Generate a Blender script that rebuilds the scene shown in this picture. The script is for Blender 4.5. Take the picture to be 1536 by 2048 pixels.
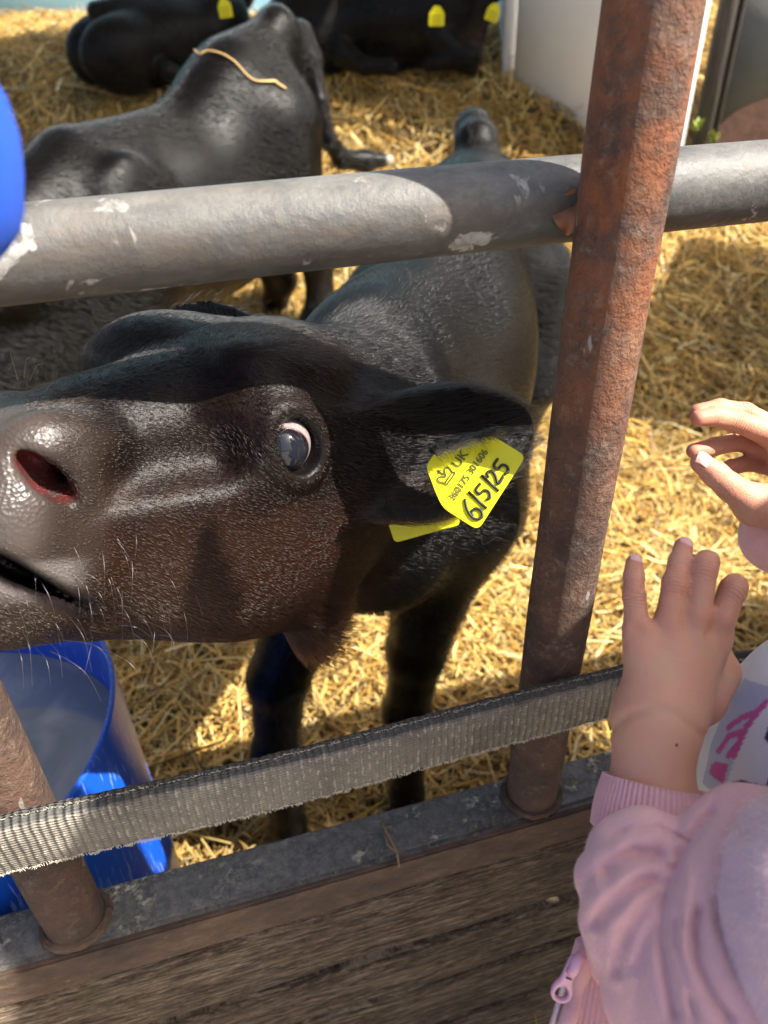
import bpy, bmesh, math, random
import numpy as np
from mathutils import Vector, Matrix
random.seed(7); RNG=np.random.default_rng(11)
for o in list(bpy.data.objects): bpy.data.objects.remove(o)
FASTDEV=0; HAIR=1
SC=bpy.context.scene; COL=SC.collection

# ------------------------------------------------------------------ camera
_up=np.array([-57.,2106.,1500.]); _up/=np.linalg.norm(_up)
_fw=np.array([0,0,-1.]); _fw=_fw-_up*(_fw@_up); _fw/=np.linalg.norm(_fw)
_rt=np.cross(_fw,_up); _a=math.radians(15)
WF=np.array([math.sin(_a),math.cos(_a),0]); WR=np.array([math.cos(_a),-math.sin(_a),0]); WU=np.array([0,0,1.])
CM=np.outer(WF,_fw)+np.outer(WR,_rt)+np.outer(WU,_up)
CP=np.array([0,0,1.12])
def W(x,y,d): return CM@(np.array([x-768,1024-y,-1500.])*d/1500)+CP      # point of the place seen at a photo pixel, at a given depth
def WY(x,y,Y):
    r=CM@np.array([x-768,1024-y,-1500.]); return CP+r*Y/r[1]
def WZ(x,y,z):
    r=CM@np.array([x-768,1024-y,-1500.]); return CP+r*(z-CP[2])/r[2]
def fl(f,l,z=0.0): return WF*f+WR*l+np.array([0,0,z])
cd=bpy.data.cameras.new('camera'); cam=bpy.data.objects.new('camera',cd); COL.objects.link(cam)
mw=np.eye(4); mw[:3,:3]=CM; mw[:3,3]=CP
cam.matrix_world=Matrix(mw.tolist())
cd.sensor_fit='VERTICAL'; cd.sensor_height=32.0; cd.lens=1500/2048*32.0
cd.clip_start=.01; cd.clip_end=400
cd.dof.use_dof=True; cd.dof.focus_distance=.50; cd.dof.aperture_fstop=23.44/3.6
SC.camera=cam
# ------------------------------------------------------------------ light
SUN_AZ=np.array([.857,-.515]); EL=math.radians(49)
w=bpy.data.worlds.new('World'); SC.world=w; w.use_nodes=True
nt=w.node_tree; bg=nt.nodes['Background']; sk=nt.nodes.new('ShaderNodeTexSky')
sk.sky_type='NISHITA'; sk.sun_disc=False; sk.sun_elevation=EL
sk.sun_rotation=math.atan2(SUN_AZ[0],SUN_AZ[1]); sk.air_density=1.0; sk.dust_density=4.0; sk.ozone_density=.3
nt.links.new(sk.outputs[0],bg.inputs[0]); bg.inputs[1].default_value=.092
sl=bpy.data.lights.new('sun','SUN'); sl.energy=5.0; sl.angle=math.radians(.53); sl.color=(1,.94,.85)
so=bpy.data.objects.new('sun',sl); COL.objects.link(so)
SDIR=Vector((SUN_AZ[0]*math.cos(EL),SUN_AZ[1]*math.cos(EL),math.sin(EL)))
so.rotation_euler=SDIR.to_track_quat('Z','Y').to_euler(); so.location=(6,-4,8)
SC.view_settings.view_transform='Standard'; SC.view_settings.look='None'; SC.view_settings.gamma=1
SC.view_settings.exposure=1.42
SC.cycles.use_denoising=True; SC.cycles.max_bounces=8; SC.cycles.transparent_max_bounces=16
SC.cycles.sample_clamp_indirect=6

# ------------------------------------------------------------------ object helpers
def tag(o,label=None,cat=None,group=None,kind=None):
    if label: o['label']=label
    if cat: o['category']=cat
    if group: o['group']=group
    if kind: o['kind']=kind
    return o
def link(name,data,parent=None):
    o=bpy.data.objects.new(name,data); COL.objects.link(o)
    if parent is not None: o.parent=parent
    return o
def empty(name,loc=(0,0,0)):
    o=bpy.data.objects.new(name,None); COL.objects.link(o); o.location=loc; o.empty_display_size=.05; return o
def mesh_np(name,V,F,mat=None,parent=None,smooth=True,col=None,uv=None):
    V=np.asarray(V,dtype=np.float32); F=np.asarray(F,dtype=np.int32)
    me=bpy.data.meshes.new(name); n=F.shape[1]
    me.vertices.add(len(V)); me.vertices.foreach_set('co',V.ravel())
    me.loops.add(F.size); me.loops.foreach_set('vertex_index',F.ravel())
    me.polygons.add(len(F)); me.polygons.foreach_set('loop_start',np.arange(0,F.size,n,dtype=np.int32))
    try: me.polygons.foreach_set('loop_total',np.full(len(F),n,dtype=np.int32))
    except Exception: pass
    me.polygons.foreach_set('use_smooth',np.full(len(F),smooth,dtype=bool))
    me.update(calc_edges=True); me.validate()
    if col is not None:
        at=me.attributes.new('Col','FLOAT_COLOR','POINT'); c=np.ones((len(V),4),dtype=np.float32); c[:,:3]=col; at.data.foreach_set('color',c.ravel())
    if uv is not None:
        ul=me.uv_layers.new(name='UVMap'); ul.data.foreach_set('uv',np.asarray(uv,dtype=np.float32)[F.ravel()].ravel())
    if mat: me.materials.append(mat)
    o=bpy.data.objects.new(name,me); COL.objects.link(o)
    if parent is not None: o.parent=parent
    return o
class MB:
    def __init__(s): s.V=[];s.F=[];s.n=0;s.UV=[]
    def add(s,V,F,UV=None):
        V=np.asarray(V,float); s.V.append(V); s.F+= [tuple(i+s.n for i in f) for f in F]; s.n+=len(V)
        s.UV.append(np.zeros((len(V),2)) if UV is None else np.asarray(UV,float))
    def box(s,c,size,R=None,bev=0):
        c=np.array(c,float); h=np.array(size,float)/2
        if bev<=0:
            V=np.array([[x,y,z] for x in(-1,1) for y in(-1,1) for z in(-1,1)])*h
            F=[(0,1,3,2),(4,6,7,5),(0,4,5,1),(2,3,7,6),(0,2,6,4),(1,5,7,3)]
        else:
            bm=bmesh.new(); bmesh.ops.create_cube(bm,size=1); bmesh.ops.scale(bm,vec=size,verts=bm.verts)
            bmesh.ops.bevel(bm,geom=bm.edges[:],offset=bev,segments=2,affect='EDGES'); bm.verts.index_update()
            V=np.array([v.co[:] for v in bm.verts]); F=[tuple(v.index for v in f.verts) for f in bm.faces]; bm.free()
        if R is not None: V=V@np.array(R).T
        s.add(V+c,F); return s
    def tube(s,pts,r,n=16,cap=True,sq=None):
        pts=np.array(pts,float); m=len(pts); r=np.broadcast_to(r,(m,)); T=np.gradient(pts,axis=0); T/=np.linalg.norm(T,axis=1)[:,None]
        u=np.cross(T[0],[0,0,1.]) if abs(T[0][2])<.9 else np.cross(T[0],[1.,0,0]); u/=np.linalg.norm(u); V=[];UV=[]
        L=np.concatenate([[0],np.cumsum(np.linalg.norm(np.diff(pts,axis=0),axis=1))])
        for i in range(m):
            u=u-T[i]*(u@T[i]); u/=np.linalg.norm(u); v=np.cross(T[i],u)
            for k in range(n):
                a=2*math.pi*k/n; V.append(pts[i]+r[i]*(math.cos(a)*u+math.sin(a)*v)); UV.append((L[i],k/n))
        F=[(i*n+k,i*n+(k+1)%n,(i+1)*n+(k+1)%n,(i+1)*n+k) for i in range(m-1) for k in range(n)]
        if cap: F+= [tuple(range(n))[::-1],tuple((m-1)*n+k for k in range(n))]
        s.add(V,F,UV); return s
    def grid(s,G,UV=None):
        G=np.asarray(G,float); a,b=G.shape[:2]
        F=[(i*b+j,(i+1)*b+j,(i+1)*b+j+1,i*b+j+1) for i in range(a-1) for j in range(b-1)]
        s.add(G.reshape(-1,3),F,None if UV is None else np.asarray(UV).reshape(-1,2)); return s
    def build(s,name,mat=None,parent=None,smooth=True,auto=None):
        me=bpy.data.meshes.new(name); V=np.concatenate(s.V); me.from_pydata(V.tolist(),[],s.F); UV=np.concatenate(s.UV)
        ul=me.uv_layers.new(name='UVMap'); li=np.empty(len(me.loops),dtype=np.int32); me.loops.foreach_get('vertex_index',li); ul.data.foreach_set('uv',UV[li].astype(np.float32).ravel())
        me.polygons.foreach_set('use_smooth',[smooth]*len(me.polygons))
        if mat: me.materials.append(mat)
        bm=bmesh.new(); bm.from_mesh(me); bmesh.ops.recalc_face_normals(bm,faces=bm.faces); bm.to_mesh(me); bm.free()
        if smooth and auto: me.set_sharp_from_angle(angle=math.radians(auto))
        return link(name,me,parent)

# ------------------------------------------------------------------ material helper
class NT:
    def __init__(s,name):
        s.m=bpy.data.materials.new(name); s.m.use_nodes=True; s.t=s.m.node_tree; s.b=s.t.nodes['Principled BSDF']; s.out=s.t.nodes['Material Output']
    def n(s,ty,**k):
        nd=s.t.nodes.new(ty)
        for a,v in k.items():
            if a.startswith('i_'):
                key=a[2:]; key=int(key) if key.isdigit() else key.replace('_',' ')
                if hasattr(v,'links') or isinstance(v,bpy.types.NodeSocket): s.t.links.new(v,nd.inputs[key])
                else: nd.inputs[key].default_value=v
            else: setattr(nd,a,v)
        return nd
    def set(s,**k):
        for a,v in k.items():
            a=a.replace('_',' ')
            if isinstance(v,bpy.types.NodeSocket): s.t.links.new(v,s.b.inputs[a])
            else: s.b.inputs[a].default_value=v
        return s
    def co(s,kind='Object',scale=(1,1,1),rot=(0,0,0)):
        t=s.n('ShaderNodeTexCoord'); m=s.n('ShaderNodeMapping'); s.t.links.new(t.outputs[kind],m.inputs[0]); m.inputs['Scale'].default_value=scale; m.inputs['Rotation'].default_value=rot; return m.outputs[0]
    def noise(s,co,scale,detail=6,rough=.6,dist=0): return s.n('ShaderNodeTexNoise',i_Vector=co,i_Scale=scale,i_Detail=detail,i_Roughness=rough,i_Distortion=dist).outputs[0]
    def vor(s,co,scale,feature='F1'): return s.n('ShaderNodeTexVoronoi',feature=feature,i_Vector=co,i_Scale=scale).outputs[0]
    def ramp(s,f,stops,interp='LINEAR'):
        r=s.n('ShaderNodeValToRGB',i_0=f); e=r.color_ramp.elements; r.color_ramp.interpolation=interp
        while len(e)<len(stops): e.new(.5)
        for i,(p,c) in enumerate(stops):
            e[i].position=p; e[i].color=(c,c,c,1) if isinstance(c,(int,float)) else (*c,1)
        return r.outputs[0]
    def mix(s,f,a,b,mode='MIX'):
        m=s.n('ShaderNodeMix',data_type='RGBA',blend_type=mode)
        for k,v in((0,f),(6,a),(7,b)):
            if isinstance(v,bpy.types.NodeSocket): s.t.links.new(v,m.inputs[k])
            elif k==0: m.inputs[0].default_value=v
            else: m.inputs[k].default_value=(*v,1)
        return m.outputs[2]
    def math(s,op,a,b=0.0):
        return s.n('ShaderNodeMath',operation=op,i_0=a,i_1=b).outputs[0]
    def bump(s,h,dist,strength=1.0,prev=None):
        b=s.n('ShaderNodeBump',i_Height=h,i_Distance=dist,i_Strength=strength)
        if prev is not None: s.t.links.new(prev,b.inputs['Normal'])
        s.t.links.new(b.outputs[0],s.b.inputs['Normal']); return b.outputs[0]
    def attr(s,name='Col',out='Color'): return s.n('ShaderNodeAttribute',attribute_name=name).outputs[out]

# ------------------------------------------------------------------ implicit surfaces -> one continuous mesh
def smin(a,b,k):
    h=np.clip(.5+.5*(b-a)/k,0,1); return b+(a-b)*h-k*h*(1-h)
def smax(a,b,k): return -smin(-a,-b,k)
def ell(p,c,r,R=None):
    q=p-np.asarray(c,p.dtype)
    if R is not None: q=q@np.asarray(R,p.dtype)
    r=np.asarray(r,p.dtype); k0=np.sqrt(((q/r)**2).sum(1)); k1=np.sqrt(((q/(r*r))**2).sum(1))+1e-9
    return k0*(k0-1)/k1
def cone(p,a,b,ra,rb):
    a=np.asarray(a,p.dtype); b=np.asarray(b,p.dtype); ab=b-a; q=p-a; t=np.clip((q@ab)/(ab@ab),0,1)
    return np.linalg.norm(q-t[:,None]*ab,axis=1)-(ra+(rb-ra)*t)
def chain(p,pts,rs,k=.01):
    d=None
    for i in range(len(pts)-1):
        e=cone(p,pts[i],pts[i+1],rs[i],rs[i+1]); d=e if d is None else smin(d,e,k)
    return d
def frame(x,up):
    x=np.array(x,float); x/=np.linalg.norm(x); z=np.array(up,float); z-=x*(z@x); z/=np.linalg.norm(z); return np.stack([x,np.cross(z,x),z],1)
EDG=[(0,1),(2,3),(4,5),(6,7),(0,2),(1,3),(4,6),(5,7),(0,4),(1,5),(2,6),(3,7)]
CO8=np.array([[x,y,z] for x in(0,1) for y in(0,1) for z in(0,1)])
def surface(fn,lo,hi,h,B=8):
    lo=np.array(lo,float); hi=np.array(hi,float); nb=np.ceil((hi-lo)/(h*B)).astype(int)
    g=np.stack(np.meshgrid(*[np.arange(n) for n in nb],indexing='ij'),-1).reshape(-1,3)
    cen=(lo+(g+.5)*h*B).astype(np.float32); dv=fn(cen); rad=h*B*.87
    D=np.where(dv<0,-1.,1.).astype(np.float32).reshape(nb)
    V=np.repeat(np.repeat(np.repeat(D,B,0),B,1),B,2)
    V=np.pad(V,((0,1),)*3,mode='edge')
    act=g[np.abs(dv)<rad*1.9+.004]
    loc=np.stack(np.meshgrid(*[np.arange(B+1)]*3,indexing='ij'),-1).reshape(-1,3)
    for s in range(0,len(act),1200):
        idx=(act[s:s+1200,None,:]*B+loc[None]).reshape(-1,3)
        V[idx[:,0],idx[:,1],idx[:,2]]=fn((lo+idx*h).astype(np.float32))
    S=V<0; nx,ny,nz=np.array(V.shape)-1
    cnt=np.zeros((nx,ny,nz),np.int8)
    for x,y,z in CO8: cnt+=S[x:nx+x,y:ny+y,z:nz+z]
    cells=np.argwhere((cnt>0)&(cnt<8))
    vals=np.stack([V[cells[:,0]+x,cells[:,1]+y,cells[:,2]+z] for x,y,z in CO8],1)
    acc=np.zeros((len(cells),3)); n=np.zeros(len(cells))
    for a,b in EDG:
        m=(vals[:,a]<0)!=(vals[:,b]<0); t=np.where(m,vals[:,a]/(vals[:,a]-vals[:,b]+1e-12),0)
        pt=CO8[a]+(CO8[b]-CO8[a])*t[:,None]; acc+=pt*m[:,None]; n+=m
    P=lo+(cells+acc/n[:,None])*h
    ID=np.full((nx,ny,nz),-1,np.int32); ID[cells[:,0],cells[:,1],cells[:,2]]=np.arange(len(cells))
    Q=[]
    for ax in range(3):
        o1,o2=[(1,2),(2,0),(0,1)][ax]; e=np.eye(3,dtype=int)
        c=cells; s0=S[c[:,0],c[:,1],c[:,2]]; c1=c+e[ax]; s1=S[c1[:,0],c1[:,1],c1[:,2]]
        m=(s0!=s1)&(c[:,o1]>0)&(c[:,o2]>0); c=c[m]; s0=s0[m]
        ix=[ID[tuple((c-e[o1]*i-e[o2]*j).T)] for i,j in((0,0),(1,0),(1,1),(0,1))]
        q=np.stack(ix,1); q=np.where(s0[:,None],q,q[:,::-1]); Q.append(q[(q>=0).all(1)])
    Q=np.concatenate(Q)
    # one projection step on the true surface
    p=P.astype(np.float32); d=fn(p); ee=h*.5
    gr=np.stack([fn(p+np.float32([ee,0,0]))-fn(p-np.float32([ee,0,0])),fn(p+np.float32([0,ee,0]))-fn(p-np.float32([0,ee,0])),fn(p+np.float32([0,0,ee]))-fn(p-np.float32([0,0,ee]))],1)/(2*ee)
    gn=(gr**2).sum(1)+1e-6; st=np.clip(d/gn,-h,h); P=P-gr*st[:,None]*.8
    return P,Q,gr/np.sqrt(gn)[:,None]
def vnoise(p,s,seed=0):
    # cheap smooth pseudo noise from summed sines
    r=np.random.default_rng(seed); o=0
    for i in range(5):
        k=r.normal(size=3)*s*(1+.5*i); o=o+np.sin(p@k+r.uniform(0,6.28))/(1+.4*i)
    return o/2.4
def hermite(x,xs,ys):
    xs=np.array(xs,float); ys=np.array(ys,float); m=np.gradient(ys,xs); i=np.clip(np.searchsorted(xs,x)-1,0,len(xs)-2)
    h=xs[i+1]-xs[i]; t=np.clip((x-xs[i])/h,0,1); t2=t*t; t3=t2*t
    return ((2*t3-3*t2+1)*ys[i]+(t3-2*t2+t)*h*m[i]+(-2*t3+3*t2)*ys[i+1]+(t3-t2)*h*m[i+1]).astype(np.float32)
# ------------------------------------------------------------------ terrain and straw
def zg(x,y):
    f=x*WF[0]+y*WF[1]
    z=hermite(f,[-2,0,1.0,1.5,2.0,2.5,3.0,3.4,3.8,4.5,6,9],[0,0,0,.02,.08,.22,.44,.70,.88,.955,.95,.95])
    return z+.018*np.sin(3.1*x+1.3*y)*np.sin(2.3*y-1.1*x)+.012*np.sin(7*x+2)*np.sin(6*y)
m=NT('straw_bed'); c=m.co('Object'); n=m.noise(c,45,8,.75); n2=m.noise(c,5,3)
m.set(Base_Color=m.ramp(n,[(.3,(.05,.032,.013)),(.55,(.19,.125,.045)),(.75,(.36,.26,.11))]),Roughness=.9); m.bump(n,.02)
gx=np.linspace(-4,6,180); gy=np.linspace(.36,9,170); X,Y=np.meshgrid(gx,gy,indexing='ij')
g=MB().grid(np.stack([X,Y,zg(X,Y)-.008],-1)); tag(g.build('straw_bedding_ground',m.m),kind='structure')
m=NT('yard_concrete'); c=m.co('Object'); n=m.noise(c,9,8,.7)
m.set(Base_Color=m.ramp(n,[(.3,(.30,.255,.19)),(.7,(.46,.40,.31))]),Roughness=.9); m.bump(n,.006)
gx=np.linspace(-60,60,40); gy=np.concatenate([np.linspace(-60,.36,30)]); X,Y=np.meshgrid(gx,gy,indexing='ij')
tag(MB().grid(np.stack([X,Y,0*X-.06],-1)).build('yard',m.m),kind='structure')
m2=NT('far_grass'); c=m2.co('Object'); n=m2.noise(c,3,8,.7); m2.set(Base_Color=m2.ramp(n,[(.3,(.05,.07,.02)),(.7,(.12,.13,.05))]),Roughness=.95)
g=MB(); 
for x0,x1,y0,y1 in((-60,-4,.36,60),(6,60,.36,60),(-4,6,9,60)): g.add([(x0,y0,-.07),(x1,y0,-.07),(x1,y1,-.07),(x0,y1,-.07)],[(0,1,2,3)])
tag(g.build('field',m2.m,smooth=False),kind='structure')
m=NT('straw'); col=m.attr(); b=m.b
m.set(Base_Color=col,Roughness=.45,Specular_IOR_Level=.4)
tr=m.n('ShaderNodeBsdfTranslucent',i_Color=col); mx=m.n('ShaderNodeMixShader',i_0=.22); m.t.links.new(b.outputs[0],mx.inputs[1]); m.t.links.new(tr.outputs[0],mx.inputs[2]); m.t.links.new(mx.outputs[0],m.out.inputs[0])
STRAWM=m.m
def straws(name,n,xr,yr,scale=1.0,seed=5,dens=None):
    r=np.random.default_rng(seed)
    x=r.uniform(*xr,n*3); y=r.uniform(*yr,n*3)
    rel=np.stack([x,y,zg(x,y)],1)-CP; cc=rel@CM; dep=-cc[:,2]
    u=768+1500*cc[:,0]/np.maximum(dep,.05); v=1024-1500*cc[:,1]/np.maximum(dep,.05)
    inn=(dep>.1)&(u>-150)&(u<1700)&(v>-120)&(v<2150)
    pr=np.where(inn,np.clip((1.9/dep)**1.6,.12,1),.13)
    k=r.random(n*3)<pr*dens if dens else r.random(n*3)<pr
    x,y=x[k][:n],y[k][:n]; N=len(x); dep=dep[k][:n]
    L=r.gamma(2.4,.033,N).clip(.018,.26)*scale*np.clip(.8+.18*dep,.9,1.6); wd=r.choice([.0008,.0014,.0021,.0030],N,p=[.3,.36,.26,.08])*r.uniform(.85,1.15,N)*scale*np.clip(.75+.22*dep,.8,1.6)
    an=r.uniform(0,6.283,N); ti=r.normal(0,.24,N); lift=np.abs(r.normal(0,.014,N))*scale
    d=np.stack([np.cos(an)*np.cos(ti),np.sin(an)*np.cos(ti),np.sin(ti)],1)
    gzx=(zg(x+.05,y)-zg(x-.05,y))/.1; gzy=(zg(x,y+.05)-zg(x,y-.05))/.1
    d[:,2]+=gzx*d[:,0]+gzy*d[:,1]
    d/=np.linalg.norm(d,axis=1)[:,None]
    s=np.cross(d,[0,0,1.]); s/=np.linalg.norm(s,axis=1)[:,None]; nn=np.cross(s,d)
    bend=r.normal(0,.055,(N,2))*L[:,None]
    c=np.stack([x,y,zg(x,y)+lift+.002],1)
    V=np.empty((N,3,3,3))
    for i,t in enumerate((-.5,0,.5)):
        p=c+d*(L*t)[:,None]+(s*bend[:,:1]+nn*bend[:,1:]*.6)*(1-4*t*t)
        for j,a in enumerate((0,2.09,4.19)):
            V[:,i,j]=p+(s*math.cos(a)*wd[:,None]+nn*math.sin(a)*wd[:,None]*.55)
    f=[]
    for i in range(2):
        for j in range(3): f.append((i*3+j,i*3+(j+1)%3,(i+1)*3+(j+1)%3,(i+1)*3+j))
    F=(np.arange(N)[:,None,None]*9+np.array(f)[None]).reshape(-1,4)
    pal=np.array([(.78,.51,.14),(.84,.63,.23),(.65,.40,.10),(.44,.28,.085),(.87,.74,.40),(.25,.16,.06),(.60,.46,.18)])
    ci=pal[r.choice(len(pal),N,p=[.24,.2,.18,.14,.08,.08,.08])]*r.uniform(.75,1.15,(N,1))
    pw=np.stack([x,y,0*x],1); dmp=np.clip(.62+.55*(vnoise(pw,5.5,12)*.5+.5)+.25*vnoise(pw,14,13),.42,1.08); ci=ci*dmp[:,None]**np.array([.9,1.0,1.12])
    return mesh_np(name,V.reshape(-1,3),F,STRAWM,col=np.repeat(ci,9,0),smooth=False)
tag(straws('straw_bedding',int(118000*(1 if not FASTDEV else .5)),(-3.4,4.6),(.42,6.0)),'loose golden straw bedding covering the pen floor and heaped at the back','straw',kind='stuff')

# ------------------------------------------------------------------ fence
m=NT('rusty_post'); c=m.co('Object'); n=m.noise(c,14,8,.7); n2=m.noise(c,90,6,.75); n3=m.noise(c,260,4,.8)
base=m.ramp(n,[(.32,(.040,.025,.020)),(.47,(.095,.050,.034)),(.60,(.165,.080,.047)),(.74,(.26,.175,.12))])
base=m.mix(m.ramp(n2,[(.52,0),(.70,1)]),base,(.24,.17,.125)); base=m.mix(m.ramp(n3,[(.62,0),(.72,.8)]),base,(.05,.035,.03))
sp=m.co('Object',(1,1,.35)); base=m.mix(m.ramp(m.noise(sp,70,3,.5),[(.71,0),(.74,.7)]),base,(.42,.40,.36))
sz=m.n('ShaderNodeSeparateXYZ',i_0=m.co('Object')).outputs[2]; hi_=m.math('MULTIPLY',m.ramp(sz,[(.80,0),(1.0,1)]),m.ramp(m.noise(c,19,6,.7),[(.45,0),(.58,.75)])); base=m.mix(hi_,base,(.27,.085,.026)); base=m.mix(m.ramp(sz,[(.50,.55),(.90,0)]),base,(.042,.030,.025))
m.set(Base_Color=base,Roughness=.82,Metallic=.0); m.bump(m.math('ADD',m.math('ADD',n2,m.math('MULTIPLY',n3,.5)),m.math('MULTIPLY',m.noise(c,150,3,.6),.8)),.0046); POSTM=m.m
m=NT('weathered_pipe'); c=m.co('Object'); cl=m.co('Object',(.45,1,1)); n=m.noise(cl,22,8,.72); n2=m.noise(c,170,5,.7); v=m.noise(c,26,4,.55,.6)
base=m.ramp(n,[(.30,(.022,.025,.028)),(.45,(.045,.048,.051)),(.57,(.085,.086,.082)),(.72,(.19,.18,.16))])
base=m.mix(m.ramp(n2,[(.46,0),(.66,.7)]),base,(.065,.058,.050))
v2=m.noise(c,52,5,.6,.4); base=m.mix(m.ramp(v2,[(.64,0),(.70,.45)]),base,(.45,.44,.41)); base=m.mix(m.math('MULTIPLY',m.ramp(v,[(.64,0),(.665,.55)]),m.ramp(n2,[(.35,.4),(.55,1)])),base,(.62,.61,.57)); base=m.mix(m.ramp(m.noise(m.co('Object',(.25,1,1)),16,6,.7),[(.52,0),(.70,.65)]),base,(.10,.072,.050))
dk=m.noise(m.co('Object',(1,.3,.3)),38,3,.4); base=m.mix(m.ramp(dk,[(.27,.8),(.31,0)]),base,(.055,.05,.045))
gn=m.n('ShaderNodeNewGeometry').outputs['Normal']; sn=m.n('ShaderNodeSeparateXYZ',i_0=gn).outputs[2]; dust_light=m.math('MULTIPLY',m.ramp(sn,[(.0,0),(.75,1)]),m.ramp(m.noise(m.co('Object',(.6,1,1)),36,8,.75),[(.36,.15),(.58,1)]))
base=m.mix(m.math('MULTIPLY',dust_light,.36),base,(.24,.228,.20))  # upward dust doubling as painted light: paler lit top, darker shaded underside
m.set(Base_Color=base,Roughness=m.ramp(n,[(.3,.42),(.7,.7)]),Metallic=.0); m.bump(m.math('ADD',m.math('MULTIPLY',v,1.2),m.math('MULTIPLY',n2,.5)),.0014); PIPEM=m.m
m=NT('lichened_steel'); c=m.co('Object'); n=m.noise(c,28,9,.8); n2=m.noise(c,7,3,.5); n3=m.noise(c,150,5,.8)
li=m.math('MULTIPLY',m.ramp(n,[(.50,0),(.56,1)]),m.ramp(n2,[(.34,0),(.54,1)]))
li=m.math('MULTIPLY',li,m.ramp(n3,[(.40,0),(.52,1)]))
base=m.mix(m.ramp(n3,[(.4,0),(.7,1)]),(.070,.070,.068),(.19,.178,.16)); base=m.mix(li,base,(.42,.40,.31))
m.set(Base_Color=base,Roughness=.5); m.bump(m.math('ADD',li,m.math('MULTIPLY',n3,.4)),.0016); RAILM=m.m
m=NT('rust_face'); c=m.co('Object',(.5,1,1)); n=m.noise(c,30,8,.75); n3=m.noise(c,140,5,.8)
base=m.ramp(n,[(.32,(.035,.024,.018)),(.5,(.085,.052,.035)),(.68,(.17,.11,.072))]); base=m.mix(m.ramp(n3,[(.64,0),(.70,.7)]),base,(.30,.27,.22))
m.set(Base_Color=base,Roughness=.85); m.bump(m.math('ADD',n,n3),.003); RUSTM=m.m
m=NT('weathered_board'); c=m.co('Object',(1.5,1,8)); n=m.noise(c,13,10,.82,.35); c2=m.co('Object',(3.2,1,22)); n2=m.noise(c2,14,6,.85,.3); n4=m.noise(m.co('Object'),10,4,.6)
base=m.ramp(m.math('ADD',m.math('MULTIPLY',n,.5),m.math('MULTIPLY',n2,.5)),[(.41,(.022,.013,.008)),(.46,(.14,.088,.05)),(.52,(.40,.29,.19)),(.60,(.72,.60,.45))])
ck=m.noise(m.co('Object',(1.3,1,34)),5,3,.6,.5); crk=m.ramp(ck,[(.45,0),(.485,1),(.515,1),(.55,0)]); gr=m.ramp(m.noise(m.co('Object',(5,1,70)),16,5,.75),[(.35,.55),(.65,0)])
base=m.mix(m.ramp(n4,[(.48,0),(.72,.7)]),base,(.085,.050,.028)); base=m.mix(gr,base,(.05,.032,.02)); base=m.mix(m.math('MULTIPLY',crk,m.ramp(n,[(.4,0),(.6,1)])),base,(.010,.007,.005)); base=m.mix(m.ramp(m.noise(m.co('Object',(1,1,2.2)),120,4,.7),[(.68,0),(.73,.7)]),base,(.50,.46,.38))
m.set(Base_Color=base,Roughness=.88); m.bump(m.math('SUBTRACT',m.math('ADD',n2,m.math('MULTIPLY',n,.6)),m.math('MULTIPLY',crk,.5)),.009); WOODM=m.m
fence=empty('cattle_fence',(0,.375,0)); tag(fence,'rusty steel cattle fence with grey top pipe and wooden boards below','fence')
def fpart(mb,name,mat,auto=40,par=None):
    o=mb.build(name,mat,None,auto=auto); o.parent=par or fence; o.matrix_parent_inverse=(par or fence).matrix_world.inverted() if par is None else Matrix(); return o
fence.location=(0,0,0)
PX=[-1.41,-1.0,-.587,-.175,.238,.65,1.062,1.475]
xs=np.linspace(-2.0,2.2,240)
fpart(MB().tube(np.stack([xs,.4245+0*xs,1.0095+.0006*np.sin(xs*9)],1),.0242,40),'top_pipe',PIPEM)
for x in PX:
    zs=np.linspace(.484,1.75 if abs(x-.238)<.01 else 1.02,60)
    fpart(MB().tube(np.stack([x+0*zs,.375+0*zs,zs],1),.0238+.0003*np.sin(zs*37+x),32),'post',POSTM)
    r=np.random.default_rng(int(abs(x)*100)); mb=MB(); n=26
    for k in range(1):                      # weld bead round the foot of the post
        t=np.linspace(0,6.283,40); mb.tube(np.stack([x+.0255*np.cos(t),.375+.0235*np.sin(t),.4862+.0012*r.random(40)],1),.0035+.0016*r.random(40),8,False)
    fpart(mb,'weld',RUSTM)
fpart(MB().box((.1,.3755,.467),(4.2,.047,.036),bev=.004),'rail',RAILM)
fpart(MB().box((.1,.3505,.4575),(4.2,.007,.047),bev=.002),'rail_lip',RUSTM)
zt=.430
for k,h in enumerate((.115,.085,.11,.12,.13)):
    G=[]; r=np.random.default_rng(k+3); xx=np.linspace(-2,2.2,160)
    e0=.002*np.sin(xx*7+k)+.0025*np.sin(xx*31+k*2); e1=.0025*np.sin(xx*6+2*k+1)+.003*np.sin(xx*27+k)
    yo=.372
    prof=[(yo,0),(yo-.018,.0),(yo-.0225,.005),(yo-.0235,.02)]
    rows=[]
    for (yy,dz) in [(yo,0),(yo-.016,0),(yo-.0215,-.004),(yo-.0235,-.014)]: rows.append(np.stack([xx,yy+0*xx,zt+e0+dz],1))
    for t in np.linspace(.2,.8,6): rows.append(np.stack([xx,yo-.0235+.0012*np.sin(xx*11+t*9+k),zt-h*t+0*xx],1))
    for (yy,dz) in [(yo-.0235,.014),(yo-.0215,.004),(yo-.016,0),(yo,0)]: rows.append(np.stack([xx,yy+0*xx,zt-h+e1+dz],1))
    fpart(MB().grid(np.stack(rows,0)),'board',WOODM,None)
    zt-=h+(.007 if k!=0 else .014)
# steel strip between the upper boards
fpart(MB().box((.1,.3690,.3080),(4.2,.010,.020),bev=.002),'steel_strip',RAILM)

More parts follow.
